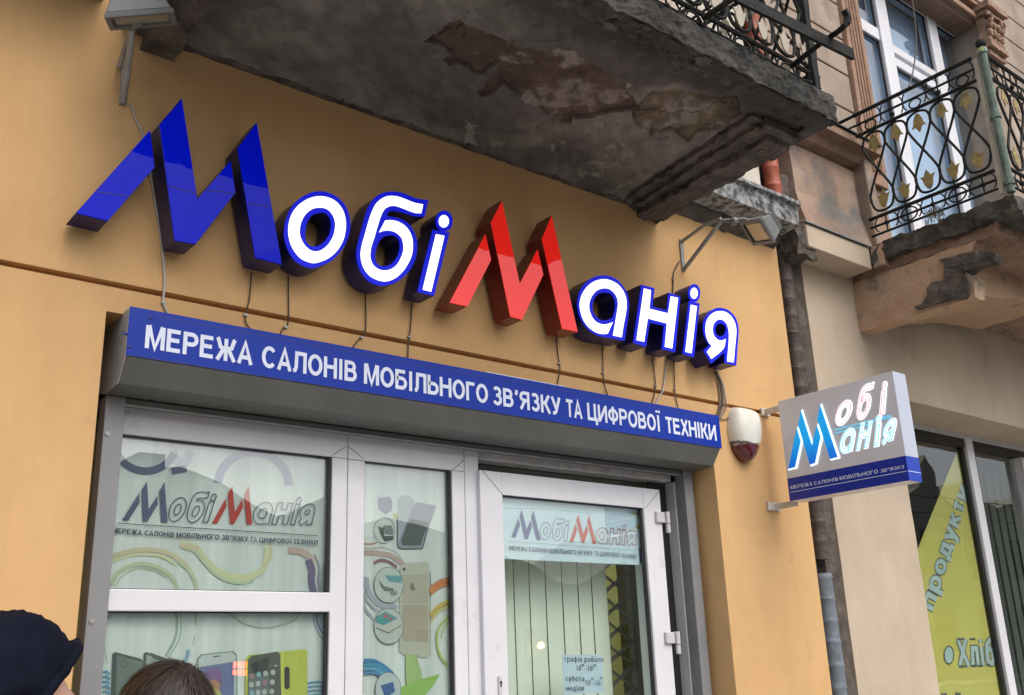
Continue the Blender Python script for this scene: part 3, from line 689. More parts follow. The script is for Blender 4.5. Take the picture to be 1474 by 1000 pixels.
small('n', 'white lit letter with two uprights and a crossbar')
small('i2', 'narrow white lit dotted letter near the right end of the sign')
small('ya', 'last white lit letter, small bowl with a kicked out leg, at the right end')

# ------------------------------------------------------------------ window unit and door
YW = 0.17
pane_z1 = 2.2935
wn_ = thing('shop_window', (1.45, YW, 0.6), 'white framed shop window of three panes left of the door', 'window')
xa, xb = 0.882, 1.5735
def vx(u, v, Y=YW): return at(u, v, Y).x
x_s1 = vx(499.5, 760); x_m0 = vx(524.5, 760); x_m1 = vx(652, 760); x_s2 = vx(670.5, 760); x_j = vx(690.5, 740)
B().box(0.879, x_s1 - 0.0012, YW, YW + 0.07, pane_z1, 2.379).build('top_rail', 'pvc', wn_, bevel=0.003)
B().box(x_s1 + 0.0012, x_s2 - 0.0012, YW, YW + 0.07, pane_z1 - 0.001, 2.379).build('top_rail', 'pvc', wn_, bevel=0.003)
B().box(xb, x_s1 - 0.0012, YW, YW + 0.07, 0.62, pane_z1 - 0.001).build('stile', 'pvc', wn_, bevel=0.003)
B().box(x_s1 + 0.0012, x_m0, YW, YW + 0.07, 0.62, pane_z1 - 0.002).build('stile', 'pvc', wn_, bevel=0.003)
B().box(x_m1, x_s2 - 0.0012, YW, YW + 0.07, 0.62, pane_z1 - 0.002).build('stile', 'pvc', wn_, bevel=0.003)
B().box(0.879, 0.893, YW + 0.002, YW + 0.07, 0.62, pane_z1 - 0.001).build('stile', 'pvc', wn_)
B().box(0.8935, xb - 0.0005, YW - 0.004, YW + 0.06, 1.8015, 1.8605).build('crossbar', 'pvc', wn_, bevel=0.003)
B().box(0.85, x_s2, YW - 0.01, YW + 0.07, 0.55, 0.619).build('bottom_rail', 'pvc', wn_, bevel=0.003)
B().box(0.80, x_s2, YW - 0.06, YW - 0.01, 0.13, 0.60).build('panel_below', 'pvc', wn_)
def gasket_frame(x0, x1, z0, z1, Y, par, w=0.006, rw=None):
    rw = rw or w
    for q in ((x0, x0 + w, z0, z1), (x1 - rw, x1, z0, z1), (x0 + w, x1 - rw, z1 - w, z1), (x0 + w, x1 - rw, z0, z0 + w * 0.7)):
        B().box(q[0], q[1], Y, Y + 0.012, q[2], q[3]).build('gasket', 'gasket', par)
panes = [(0.893, xb, 1.8605, pane_z1), (0.893, xb, 0.62, 1.8015), (x_m0, x_m1, 0.62, pane_z1)]
for (x0, x1, z0, z1) in panes:
    g_ = B().box(x0, x1, YW + 0.022, YW + 0.026, z0, z1).build('pane', 'glass', wn_)
    gasket_frame(x0, x1, z0, z1, YW + 0.008, wn_, 0.004, 0.009)

# door ------------------------------------------------------------------
dr = thing('shop_door', (2.75, YW, 0.13), 'white framed glass shop door with grey hinges on its right side', 'door')
YD = 0.15
# fixed frame around the leaf
B().box(x_s2 + 0.0012, x_j, YW, YW + 0.07, 0.14, 2.379).build('left_jamb', 'pvc', dr, bevel=0.003)
B().box(x_j + 0.0005, 3.1985, YW, YW + 0.07, 2.345, 2.379).build('frame_head', 'pvcgrey', dr, bevel=0.002)
xjr0 = vx(981.5, 860); xjr1 = vx(991, 860)
B().box(xjr0, xjr1, YW - 0.01, YW + 0.07, 0.14, 2.344).build('right_jamb', 'pvcgrey', dr, bevel=0.002)
B().box(xjr1 + 0.0005, 3.2075, YW + 0.01, YW + 0.06, 0.14, 2.344).build('jamb_gap', 'gasket', dr)  # black strip set in the gap, standing in for its shade
lx0, lx1 = vx(693.5, 800, YD), vx(957, 800, YD)
gx0, gx1 = vx(726.3, 800, YD), vx(932, 800, YD)
gz1 = at(800, 719, YD).z
lz1 = at(800, 688, YD).z
B().box(lx0, gx0, YD, YD + 0.075, 0.16, lz1).build('leaf_stile', 'pvc', dr, bevel=0.003)
B().box(gx1, lx1, YD, YD + 0.075, 0.16, lz1).build('leaf_stile', 'pvc', dr, bevel=0.003)
B().box(gx0 + 0.0005, gx1 - 0.0005, YD + 0.0008, YD + 0.075, gz1, lz1).build('leaf_top_rail', 'pvc', dr, bevel=0.002)
B().box(gx0 + 0.0005, gx1 - 0.0005, YD + 0.0008, YD + 0.075, 0.16, 0.36).build('leaf_bottom_rail', 'pvc', dr, bevel=0.002)
B().box(gx0, gx1, YD + 0.025, YD + 0.029, 0.36, gz1).build('pane', 'glass', dr)
gasket_frame(gx0, gx1, 0.36, gz1, YD + 0.012, dr, 0.004, 0.012)
# rebate between leaf and right jamb, its shade put in as black
B().box(lx1 + 0.001, xjr0 - 0.001, YD + 0.06, YD + 0.07, 0.15, 2.344).build('rebate', 'gasket', dr)
B().box(lx1 + 0.0005, lx1 + 0.018, YD + 0.02, YD + 0.059, 0.16, lz1).build('leaf_edge', 'pvcgrey', dr)
# mitre lines at the corners
def mitre(u0, v0, u1, v1, Y, par):
    p, q = at(u0, v0, Y), at(u1, v1, Y); d = (q - p).normalized(); n = Vector((-d.z, 0, d.x)) * 0.0009
    B().prism([p - n, q - n, q + n, p + n], (0, 0.0008, 0)).build('mitre_joint', 'gasket', par)
mitre(694.5, 677, 723, 711, YD - 0.0006, dr); mitre(929, 731, 949, 707, YD - 0.0006, dr)
mitre(479, 655, 499, 641.5, YW - 0.0006, wn_); mitre(501.5, 642.5, 524.5, 661, YW - 0.0006, wn_)
mitre(652, 676, 668.5, 661.5, YW - 0.0006, wn_)
for (u, v) in ((951, 745), (965, 918)):
    p = at(u, v, YD)
    h = B().box(p.x - 0.036, p.x + 0.012, YD - 0.014, YD - 0.0005, p.z - 0.022, p.z + 0.022).build('hinge', 'hinge', dr, bevel=0.003)
    B().tube([p + Vector((0.028, -0.012, 0.024)), p + Vector((0.028, -0.012, -0.024))], 0.011, 12).build('hinge_knuckle', 'hinge', h, smooth=False)
    B().tube([p + Vector((0.028, -0.012, -0.027)), p + Vector((0.028, -0.012, -0.062))], 0.010, 12).build('hinge_pin', 'hinge', h)
    B().box(p.x + 0.052, p.x + 0.056, YW - 0.0125, YW - 0.0095, p.z - 0.032, p.z + 0.032).build('hinge_plate_slot', 'gasket', h)
p = at(719, 982, YD); kh = B(); kh.box(p.x - 0.008, p.x + 0.008, YD - 0.008, YD - 0.0005, p.z - 0.045, p.z + 0.022)
k_ = kh.build('lock_plate', 'hinge', dr, bevel=0.003)
b = B(); b.tube([p + Vector((0, -0.011, 0)), p + Vector((0, -0.007, 0))], 0.0042, 10); b.box(p.x - 0.002, p.x + 0.002, YD - 0.0105, YD - 0.008, p.z - 0.014, p.z - 0.002); b.build('keyhole', 'gasket', k_)

# ------------------------------------------------------------------ printed posters
class Print(MB):
    """flat prints, each piece a fraction of a millimetre in front of the last"""
    def __init__(s, Y, X=None): super().__init__(); s.Y = Y; s.n = 0; s.X = X
    def lay(s): s.n += 1; return s.Y - 0.00012 * s.n
    def poly(s, px, col, sp=False):
        Y = s.lay(); s.col = col
        q = spline(px, n=4) if sp else px
        P = [at(u, v, Y) for u, v in q]
        s.add(P, [tuple(t) for t in tessellate_polygon([P])])
    def wpoly(s, pts, col, holes=()):
        Y = s.lay(); s.col = col
        L_ = [[Vector((x, Y, z)) for x, z in pts]] + [[Vector((x, Y, z)) for x, z in h] for h in holes]
        s.add([p for l in L_ for p in l], [tuple(t) for t in tessellate_polygon(L_)])
    def line(s, px, w, col, closed=False, sp=True):
        """w in metres"""
        Y = s.lay(); s.col = col
        q = spline(px, closed, n=5) if sp else px
        P = [at(u, v, Y) for u, v in q]; P = [(p.x, p.z) for p in P]
        if closed: P = P + [P[0]]
        for qd in ribbon(P, w): s.add([(p[0], Y, p[1]) for p in qd], [(0, 1, 2, 3)])
    def text(s, t, BL, BR, TL, col, w=0.165, track=0.1):
        Y = s.lay(); s.n += 3
        put_text(s, t, at(*BL, Y), at(*BR, Y), at(*TL, Y), FRONT, w=w, track=track, col=col, eps=0.0001)
def aff(src, dst):
    A = np.array([[p[0], p[1], 1] for p in src]); Xm = np.linalg.solve(A, np.array(dst)); return lambda p: tuple(np.array([p[0], p[1], 1]) @ Xm)
def ring_pts(pts, closed=True): return list(pts) + [pts[0]]
def logo(pr, px_bl, px_br, px_ap, cb, cr, co1, co2, fill=None, lw=0.0022):
    Y = pr.Y; src = [SH['M1'][0][0], max(SH['ya']['rim'], key=lambda p: p[0] - p[1] * 0.4), SH['M1'][1][1]]
    dst = [(lambda w: (w.x, w.z))(at(*q, Y)) for q in (px_bl, px_br, px_ap)]
    T = aff(src, dst)
    for poly in SH['M1']: pr.wpoly([T(p) for p in poly], cb)
    for poly in SH['M2']: pr.wpoly([T(p) for p in poly], cr)
    for k in ('o', 'b', 'i', 'a', 'n', 'i2', 'ya'):
        s = SH[k]; co = co1 if k in ('o', 'b', 'i') else co2
        for lp in [s['rim']] + s['rh'] + ([s['drim']] if 'drim' in s else []):
            Yl = pr.lay(); pr.col = co
            for qd in ribbon(ring_pts([T(p) for p in lp]), lw): pr.add([(p[0], Yl, p[1]) for p in qd], [(0, 1, 2, 3)])
        if fill:
            pr.wpoly([T(p) for p in s['rim']], fill, [[T(p) for p in h] for h in s['rh']])
YP = YW + 0.034
greyblue = (0.10, 0.11, 0.20); ink = (0.05, 0.055, 0.10)
pal = dict(pur=(0.16, 0.15, 0.30), yel=(0.62, 0.62, 0.18), gold=(0.62, 0.42, 0.12), grn=(0.36, 0.48, 0.14), red=(0.42, 0.13, 0.08), dg=(0.12, 0.22, 0.14), teal=(0.10, 0.24, 0.30), blu=(0.08, 0.22, 0.42), brn=(0.42, 0.14, 0.08))
pal = {k_: tuple(x_ * 0.5 + 0.5 * g_ for x_, g_ in zip(v_, (0.62, 0.66, 0.62))) for k_, v_ in pal.items()}
def poster(name, x0, x1, z0, z1, Y, m, label, par=None):
    t = thing(name, ((x0 + x1) / 2, Y, z0), label, 'poster', 'posters behind the shop glass')
    B().box(x0, x1, Y, Y + 0.0015, z0, z1).build('paper', m, t)
    return t
# upper left pane
po = poster('window_poster', 0.895, xb - 0.002, 1.8, pane_z1, YP, 'paper', 'logo poster with coloured swirls behind the upper left window pane')
pr = Print(YP - 0.0006)
c = crop(150, 600, 3.847)
def arcpx(cx, cy, rx, ry, a0, a1, n=9): return [(cx + rx * math.cos(math.radians(a)), cy - ry * math.sin(math.radians(a))) for a in [a0 + (a1 - a0) * i / n for i in range(n + 1)]]
def arcs(cx, cy, rx, ry, a0, a1, cols, w, gap, cr=c):
    for i, col in enumerate(cols):
        r = 1 - i * gap
        pr.line([cr(*p) for p in arcpx(cx, cy, rx * r, ry * r, a0, a1)], w, col)
lp = (0.36, 0.38, 0.52)
arcs(825, 380, 215, 200, 175, 0, [lp, lp, lp, lp], 0.007, 0.055)
arcs(430, 150, 60, 130, 200, 340, [(0.40, 0.44, 0.55)] * 3, 0.012, 0.16)
arcs(230, 130, 190, 185, 195, 335, [(0.13, 0.14, 0.24)] * 4, 0.006, 0.055)
pr.line([c(*p) for p in [(375, 300), (420, 290), (455, 285)]], 0.022, (0.13, 0.14, 0.24))
pr.line([c(*p) for p in [(-40, 800), (80, 760), (200, 735), (330, 745), (430, 800), (490, 880), (515, 960)]], 0.013, pal['gold'])
pr.line([c(*p) for p in [(-40, 830), (80, 785), (200, 760), (320, 772), (400, 820)]], 0.009, pal['yel'])
pr.line([c(*p) for p in [(40, 930), (80, 860), (180, 815), (290, 830), (370, 880), (410, 960)]], 0.012, pal['grn'])
pr.line([c(*p) for p in [(60, 940), (100, 880), (180, 838), (280, 850), (350, 890)]], 0.004, pal['grn'])
pr.line([c(*p) for p in [(410, 800), (470, 850), (500, 900), (515, 960)]], 0.010, pal['grn'])
pr.line([c(*p) for p in [(420, 700), (500, 720), (560, 790), (640, 860), (760, 890), (860, 860), (900, 790), (905, 710)]], 0.020, pal['yel'])
pr.line([c(*p) for p in [(440, 725), (500, 740), (550, 800), (630, 880), (740, 918), (830, 905)]], 0.010, pal['grn'])
pr.line([c(*p) for p in [(880, 830), (920, 780), (925, 700)]], 0.008, pal['gold'])
pr.line([c(*p) for p in [(420, 712), (470, 715), (520, 735)]], 0.014, pal['gold'])
pr.line([c(*p) for p in [(1020, 738), (1090, 745), (1140, 780), (1155, 850), (1150, 910), (1165, 985)]], 0.022, pal['red'])
pr.line([c(*p) for p in [(1130, 790), (1150, 850), (1148, 910), (1165, 985)]], 0.023, (0.16, 0.13, 0.24))
pr.line([c(*p) for p in [(1165, 760), (1190, 830), (1182, 900), (1195, 985)]], 0.003, (0.25, 0.2, 0.3))
arcs(1290, 900, 100, 110, 120, 250, [pal['pur']] * 4, 0.006, 0.14)
logo(pr, c(97, 572), c(1143, 597), c(235, 356), greyblue, (0.50, 0.045, 0.03), ink, ink, lw=0.0030)
pr.line([c(75, 588), c(1180, 657)], 0.0022, ink, sp=False)
pr.text('МЕРЕЖА', c(40, 642), c(208, 655), c(44, 612), ink, w=0.19)
pr.text('САЛОНІВ', c(222, 656), c(386, 667), c(226, 627), ink, w=0.19)
pr.text('МОБІЛЬНОГО', c(398, 668), c(636, 680), c(402, 638), ink, w=0.19)
pr.text('ЗВ"ЯЗКУ', c(648, 681), c(795, 690), c(651, 652), ink, w=0.19)
pr.text('ТА', c(808, 691), c(846, 694), c(810, 662), ink, w=0.19)
pr.text('ЦИФРОВОЇ', c(858, 694), c(1036, 702), c(861, 666), ink, w=0.19)
pr.text('ТЕХНІКИ', c(1048, 703), c(1182, 708), c(1050, 675), ink, w=0.19)
pr.build('printed_artwork', 'ink', po, fixn=False)
# lower left pane
po = poster('window_poster', 0.895, xb - 0.002, 0.64, 1.8, YP, 'paper', 'poster of mobile phones behind the lower left window pane')
pr = Print(YP - 0.0006); c = crop(100, 840, 3.685)
def arcs2(cx, cy, rx, ry, a0, a1, cols, w, gap): arcs(cx, cy, rx, ry, a0, a1, cols, w, gap, c)
pr.line([c(*p) for p in [(560, 130), (570, 200), (560, 290), (510, 385)]], 0.008, pal['dg'])
pr.line([c(*p) for p in [(585, 140), (592, 210), (580, 300), (520, 400)]], 0.004, pal['teal'])
pr.line([c(*p) for p in [(630, 350), (620, 400), (590, 450)]], 0.012, (0.25, 0.40, 0.48))
pr.line([c(*p) for p in [(668, 150), (668, 222)]], 0.004, pal['dg']); pr.line([c(*p) for p in [(662, 280), (655, 325)]], 0.003, pal['dg'])
pr.line([c(*p) for p in [(850, 160), (930, 215), (1050, 235), (1180, 200), (1230, 150)]], 0.006, (0.42, 0.47, 0.36))
arcs2(215, 300, 30, 130, 90, 250, [(0.35, 0.42, 0.40)], 0.002, 0.1)
arcs2(1400, 130, 110, 190, 170, 260, [pal['pur'], (0.20, 0.22, 0.36), pal['blu'], pal['blu']], 0.007, 0.14)
for k in range(4): pr.line([c(*p) for p in [(1255, 530 + k * 22), (1310, 522 + k * 22), (1365, 530 + k * 22)]], 0.006, (0.12, 0.30, 0.42))
for k in range(5): pr.line([c(*p) for p in [(175, 470 + k * 26), (195, 465 + k * 26), (215, 480 + k * 26)]], 0.006, (0.14, 0.34, 0.50))
pr.line([c(*p) for p in [(420, 480), (620, 560), (700, 430)]], 0.004, (0.35, 0.45, 0.45))
dk = (0.09, 0.11, 0.10)
def rr(a, bq, cq, d, k=0.14):
    P = [Vector(p) for p in (a, bq, cq, d)]; out = []
    for i in range(4):
        p, q, n_ = P[i], P[(i - 1) % 4], P[(i + 1) % 4]
        for t in (0, 0.5, 1):
            w_ = p + (q - p).normalized() * (1 - t) * k + (n_ - p).normalized() * t * k - ((q - p).normalized() + (n_ - p).normalized()) * k * 0.22 * (1 - abs(2 * t - 1)) * 0
            out.append(tuple(w_))
    return out
def phone(q, body, scr=None, scol=None, k=14):
    pr.poly([c(*p) for p in rr(*q, k=k)], body)
    if scr: pr.poly([c(*p) for p in scr], scol)
phone([(228, 358), (394, 402), (398, 640), (218, 640)], dk); pr.poly([c(*p) for p in [(252, 380), (388, 415), (390, 640), (244, 640)]], (0.17, 0.21, 0.19))
pr.line([c(*p) for p in arcpx(291, 425, 14, 20, 0, 360)], 0.003, dk); pr.line([c(290, 400), c(392, 425)], 0.0016, (0.25, 0.3, 0.28)); pr.line([c(247, 400), c(240, 590)], 0.006, dk)
phone([(394, 357), (610, 434), (616, 640), (380, 640)], dk); pr.poly([c(*p) for p in [(408, 375), (600, 442), (604, 640), (396, 640)]], (0.33, 0.39, 0.36)); pr.poly([c(*p) for p in [(430, 365), (608, 432), (608, 452), (440, 395)]], (0.10, 0.12, 0.11))
phone([(678, 376), (888, 355), (892, 640), (676, 640)], (0.20, 0.26, 0.26), k=20); pr.poly([c(*p) for p in rr((684, 382), (882, 361), (886, 640), (682, 640), k=20)], (0.52, 0.57, 0.56))
pr.poly([c(*p) for p in [(690, 442), (872, 414), (874, 640), (688, 640)]], (0.16, 0.20, 0.36))
pr.poly([c(*p) for p in [(700, 500), (740, 450), (790, 445), (812, 500), (805, 560), (740, 560)]], (0.22, 0.14, 0.30), True)
pr.poly([c(*p) for p in [(735, 520), (770, 505), (800, 530), (790, 600), (740, 600)]], (0.45, 0.24, 0.14), True)
pr.poly([c(*p) for p in [(725, 560), (760, 553), (800, 575), (820, 640), (725, 640)]], (0.50, 0.52, 0.16), True)
pr.line([c(760, 388), c(800, 383)], 0.003, dk)
phone([(936, 380), (1262, 345), (1262, 640), (930, 640)], (0.50, 0.54, 0.10), k=14)
pr.poly([c(*p) for p in rr((948, 386), (1118, 357), (1124, 640), (944, 640), k=16)], (0.11, 0.12, 0.10))
pr.line([c(1128, 360), c(1132, 640)], 0.006, (0.60, 0.66, 0.14))
pr.poly([c(*p) for p in rr((1140, 440), (1168, 440), (1168, 560), (1140, 560), k=10)], (0.05, 0.055, 0.05))
pr.poly([c(*p) for p in [(948, 480), (1060, 470), (1056, 640), (950, 640)]], (0.16, 0.20, 0.20))
pr.poly([c(*p) for p in [(960, 430), (1060, 380), (1050, 480), (1000, 500)]], (0.06, 0.065, 0.06))
for ix, iy in ((968, 490), (1004, 482), (1040, 476), (1080, 470), (965, 535), (1000, 530), (1036, 526), (1076, 522), (968, 580), (1000, 577), (1034, 574), (1074, 572)):
    pr.poly([c(*p) for p in arcpx(ix, iy, 13, 15, 0, 330, 10)], random.choice([(0.5, 0.5, 0.48), (0.25, 0.42, 0.45), (0.36, 0.20, 0.26), (0.45, 0.47, 0.44)]))
pr.line([c(1085, 436), c(1105, 434)], 0.003, (0.5, 0.5, 0.5))
pr.build('printed_artwork', 'ink', po, fixn=False)
# middle pane
po = poster('window_poster', x_m0 + 0.002, x_m1 - 0.002, 0.64, pane_z1, YP, 'paper', 'phone accessories poster behind the narrow middle window pane')
pr = Print(YP - 0.0006); c = crop(440, 620, 3.573)
pr.poly([c(*p) for p in [(450, 425), (475, 425), (475, 455), (450, 450)]], (0.55, 0.50, 0.12))
pr.poly([c(*p) for p in [(370, 345), (430, 338), (445, 360), (443, 410), (410, 430), (372, 400)]], (0.25, 0.26, 0.36), True)
pr.line([c(*p) for p in arcpx(405, 380, 55, 60, 0, 360)], 0.0012, (0.55, 0.57, 0.6))
pr.poly([c(*p) for p in rr((472, 330), (560, 335), (540, 600), (470, 600), k=22)], (0.40, 0.46, 0.50))
pr.poly([c(*p) for p in [(548, 395), (570, 365), (672, 385), (600, 603), (480, 604), (474, 580), (520, 470)]], (0.30, 0.30, 0.36))
pr.poly([c(*p) for p in [(520, 480), (545, 452), (628, 472), (590, 590), (500, 590), (490, 570)]], (0.10, 0.12, 0.11))
pr.line([c(*p) for p in [(472, 440), (472, 590), (490, 606), (580, 606), (605, 590), (632, 470)]], 0.005, (0.11, 0.14, 0.13))
pr.line([c(*p) for p in arcpx(405, 513, 54, 66, 0, 360)], 0.002, (0.11, 0.14, 0.13))
pr.poly([c(*p) for p in [(373, 490), (400, 500), (405, 540), (450, 540), (452, 560), (405, 568), (380, 520)]], (0.10, 0.11, 0.10))
pr.poly([c(*p) for p in [(398, 488), (440, 485), (452, 510), (448, 535), (410, 530)]], (0.22, 0.26, 0.24))
pr.line([c(*p) for p in [(300, 625), (360, 628), (430, 640), (480, 668), (505, 695)]], 0.017, pal['brn'])
pr.line([c(*p) for p in [(300, 600), (350, 604), (400, 600), (460, 622), (510, 680)]], 0.002, pal['brn'])
pr.line([c(*p) for p in [(300, 580), (340, 582), (370, 572)]], 0.004, (0.5, 0.25, 0.15))
pr.line([c(*p) for p in [(350, 680), (390, 665), (430, 675), (470, 700)]], 0.010, (0.28, 0.14, 0.16))
pr.line([c(*p) for p in [(315, 760), (312, 790), (330, 840), (370, 885), (420, 905), (470, 900)]], 0.018, pal['pur'])
pr.line([c(*p) for p in [(300, 830), (320, 880), (370, 925), (440, 950), (490, 930)]], 0.010, pal['pur'])
pr.line([c(*p) for p in [(290, 860), (310, 920), (350, 965), (400, 985)]], 0.010, pal['pur'])
pr.poly([c(*p) for p in [(300, 750), (325, 755), (330, 800), (310, 830), (298, 800)]], pal['pur'])
pr.poly([c(*p) for p in rr((485, 682), (635, 672), (640, 1170), (482, 1150), k=20)], (0.50, 0.50, 0.42))
pr.poly([c(*p) for p in [(500, 740), (628, 735), (628, 890), (498, 885)]], (0.44, 0.42, 0.33))
pr.poly([c(*p) for p in [(498, 892), (628, 896), (630, 1090), (496, 1080)]], (0.42, 0.38, 0.29))
pr.poly([c(*p) for p in arcpx(506, 712, 7, 9, 0, 330, 8)], (0.08, 0.09, 0.08))
pr.poly([c(*p) for p in [(540, 780), (552, 785), (566, 818), (545, 822), (536, 805)]], (0.18, 0.18, 0.15))
pr.line([c(641, 725), c(643, 800)], 0.003, (0.15, 0.16, 0.15), sp=False); pr.line([c(641, 800), c(642, 1160)], 0.002, (0.25, 0.27, 0.24), sp=False)
pr.line([c(484, 700), c(482, 1150)], 0.0012, (0.35, 0.37, 0.33), sp=False)
for (cx_, cy_) in ((427, 793), (427, 1005)):
    pr.poly([c(*p) for p in arcpx(cx_, cy_, 75, 92, 0, 345, 20)], (0.52, 0.57, 0.54)); pr.line([c(*p) for p in arcpx(cx_, cy_, 75, 92, 0, 360, 16)], 0.0022, (0.15, 0.18, 0.17))
pr.poly([c(*p) for p in [(375, 765), (405, 800), (455, 812), (450, 825), (405, 825), (385, 800)]], (0.18, 0.20, 0.17))
pr.poly([c(*p) for p in [(405, 742), (495, 745), (495, 782), (430, 775)]], (0.16, 0.36, 0.38))
pr.poly([c(*p) for p in [(430, 830), (470, 820), (470, 845), (440, 850)]], (0.30, 0.32, 0.28))
pr.poly([c(*p) for p in [(365, 955), (410, 928), (475, 965), (400, 1000), (360, 985)]], (0.12, 0.34, 0.34))
pr.poly([c(*p) for p in [(395, 950), (410, 940), (430, 955), (412, 965)]], (0.45, 0.15, 0.18)); pr.poly([c(*p) for p in [(425, 965), (440, 958), (452, 968), (438, 976)]], (0.45, 0.15, 0.18))
pr.poly([c(*p) for p in [(360, 990), (405, 1010), (490, 975), (492, 1000), (425, 1035), (365, 1015)]], (0.55, 0.55, 0.50))
pr.line([c(*p) for p in [(362, 1012), (425, 1040), (492, 1000)]], 0.003, (0.16, 0.16, 0.14))
pr.line([c(*p) for p in [(640, 830), (690, 790), (760, 768)]], 0.024, (0.58, 0.22, 0.08))
pr.line([c(*p) for p in [(642, 800), (690, 765), (760, 750)]], 0.003, (0.58, 0.30, 0.15))
pr.line([c(*p) for p in [(640, 950), (690, 900), (760, 868)]], 0.014, (0.58, 0.42, 0.10)); pr.line([c(*p) for p in [(645, 980), (690, 925), (760, 890)]], 0.008, (0.60, 0.55, 0.20))
pr.line([c(*p) for p in [(760, 940), (700, 990), (675, 1060), (690, 1150), (735, 1210)]], 0.008, (0.45, 0.52, 0.14)); pr.line([c(*p) for p in [(760, 960), (712, 1010), (695, 1070)]], 0.004, (0.5, 0.55, 0.2))
for k in range(4): pr.line([c(*p) for p in [(300, 1180 + k * 22), (360, 1185 + k * 20), (430, 1230 + k * 22), (480, 1290 + k * 30)]], 0.010, [(0.08, 0.26, 0.48), (0.10, 0.32, 0.52), (0.14, 0.38, 0.55), (0.10, 0.25, 0.45)][k])
pr.poly([c(*p) for p in [(515, 1150), (570, 1150), (600, 1280), (560, 1400), (520, 1300)]], (0.38, 0.52, 0.22), True)
pr.poly([c(*p) for p in [(485, 1320), (560, 1290), (690, 1250), (640, 1330), (540, 1420), (480, 1420)]], (0.30, 0.50, 0.12), True)
pr.poly([c(*p) for p in arcpx(425, 1330, 66, 88, 0, 345, 20)], (0.50, 0.56, 0.56)); pr.line([c(*p) for p in arcpx(425, 1330, 66, 88, 0, 360, 16)], 0.002, (0.15, 0.18, 0.17))
pr.poly([c(*p) for p in [(385, 1310), (450, 1290), (460, 1340), (410, 1375)]], (0.06, 0.14, 0.32))
pr.build('printed_artwork', 'ink', po, fixn=False)
# door posters: logo sheet and opening hours
YQ = YD + 0.034
q0, q1 = at(723, 714, YQ), at(929, 812, YQ)
po = poster('door_poster', gx0 + 0.004, gx1 - 0.004, at(830, 809, YQ).z, gz1 - 0.001, YQ, 'paperblue', 'pale blue logo sheet at the top of the door pane')
pr = Print(YQ - 0.0006); c = crop(720, 700, 6.7)
pr.line([c(30, 212), c(400, 218), c(880, 262)], 0.001, (0.2, 0.25, 0.28))
pr.poly([c(*p) for p in [(1340, 600), (1400, 560), (1400, 760), (1345, 740)]], (0.05, 0.09, 0.30))
pr.poly([c(*p) for p in [(1310, 372), (1395, 380), (1395, 412), (1312, 410)]], (0.60, 0.38, 0.08))
pr.poly([c(*p) for p in [(1260, 245), (1350, 255), (1350, 280), (1262, 268)]], (0.45, 0.48, 0.20))
logo(pr, c(105, 492), c(1303, 568), c(208, 222), (0.10, 0.12, 0.30), (0.62, 0.10, 0.07), (0.22, 0.22, 0.36), (0.42, 0.07, 0.10), lw=0.0026)
pr.line([c(92, 530), c(1290, 612)], 0.0012, (0.25, 0.30, 0.36), sp=False)
i2 = (0.08, 0.10, 0.20)
for w_, a, b_, t_2 in (('МЕРЕЖА', (86, 612), (262, 625), (88, 572)), ('САЛОНІВ', (275, 626), (456, 640), (278, 585)), ('МОБІЛЬНОГО', (466, 641), (735, 655), (469, 598)), ('ЗВ"ЯЗКУ', (745, 656), (890, 662), (747, 615)),
                        ('ТА', (915, 664), (955, 667), (916, 622)), ('ЦИФРОВОЇ', (965, 668), (1150, 680), (967, 628)), ('ТЕХНІКИ', (1165, 681), (1312, 692), (1167, 645))):
    pr.text(w_, c(*a), c(*b_), c(*t_2), i2, w=0.17)
pr.build('printed_artwork', 'ink', po, fixn=False)
c = crop(780, 900, 6.41)
p0, p1 = at(*c(185, 275), YQ), at(*c(572, 620), YQ)
po = thing('opening_hours_sheet', ((p0.x + p1.x) / 2, YQ, p1.z), 'small pale blue opening hours sheet taped low on the door pane', 'notice')
B().box(p0.x, p1.x, YQ, YQ + 0.001, p1.z, p0.z).build('paper', 'bluepaper', po)
pr = Print(YQ - 0.0006); dk2 = (0.03, 0.05, 0.09)
pr.text('графік', c(208, 335), c(372, 337), c(208, 282), dk2, w=0.11); pr.text('роботи', c(392, 338), c(568, 340), c(392, 286), dk2, w=0.11)
pr.text('10', c(315, 418), c(362, 419), c(315, 370), dk2, w=0.11); pr.text('00', c(364, 378), c(390, 379), c(364, 355), dk2, w=0.16); pr.text('-19', c(398, 420), c(470, 421), c(398, 372), dk2, w=0.11); pr.text('00', c(473, 380), c(500, 381), c(473, 357), dk2, w=0.16)
pr.text('субота', c(218, 512), c(394, 514), c(218, 462), dk2, w=0.11); pr.text('неділя', c(224, 602), c(390, 603), c(224, 550), dk2, w=0.11)
pr.text('10', c(402, 552), c(450, 553), c(402, 504), dk2, w=0.11); pr.text('00', c(452, 502), c(478, 502), c(452, 480), dk2, w=0.16); pr.text('-16', c(478, 554), c(545, 555), c(478, 505), dk2, w=0.11); pr.text('00', c(535, 496), c(560, 497), c(535, 472), dk2, w=0.16)
pr.build('printed_lettering', 'ink', po, fixn=False)

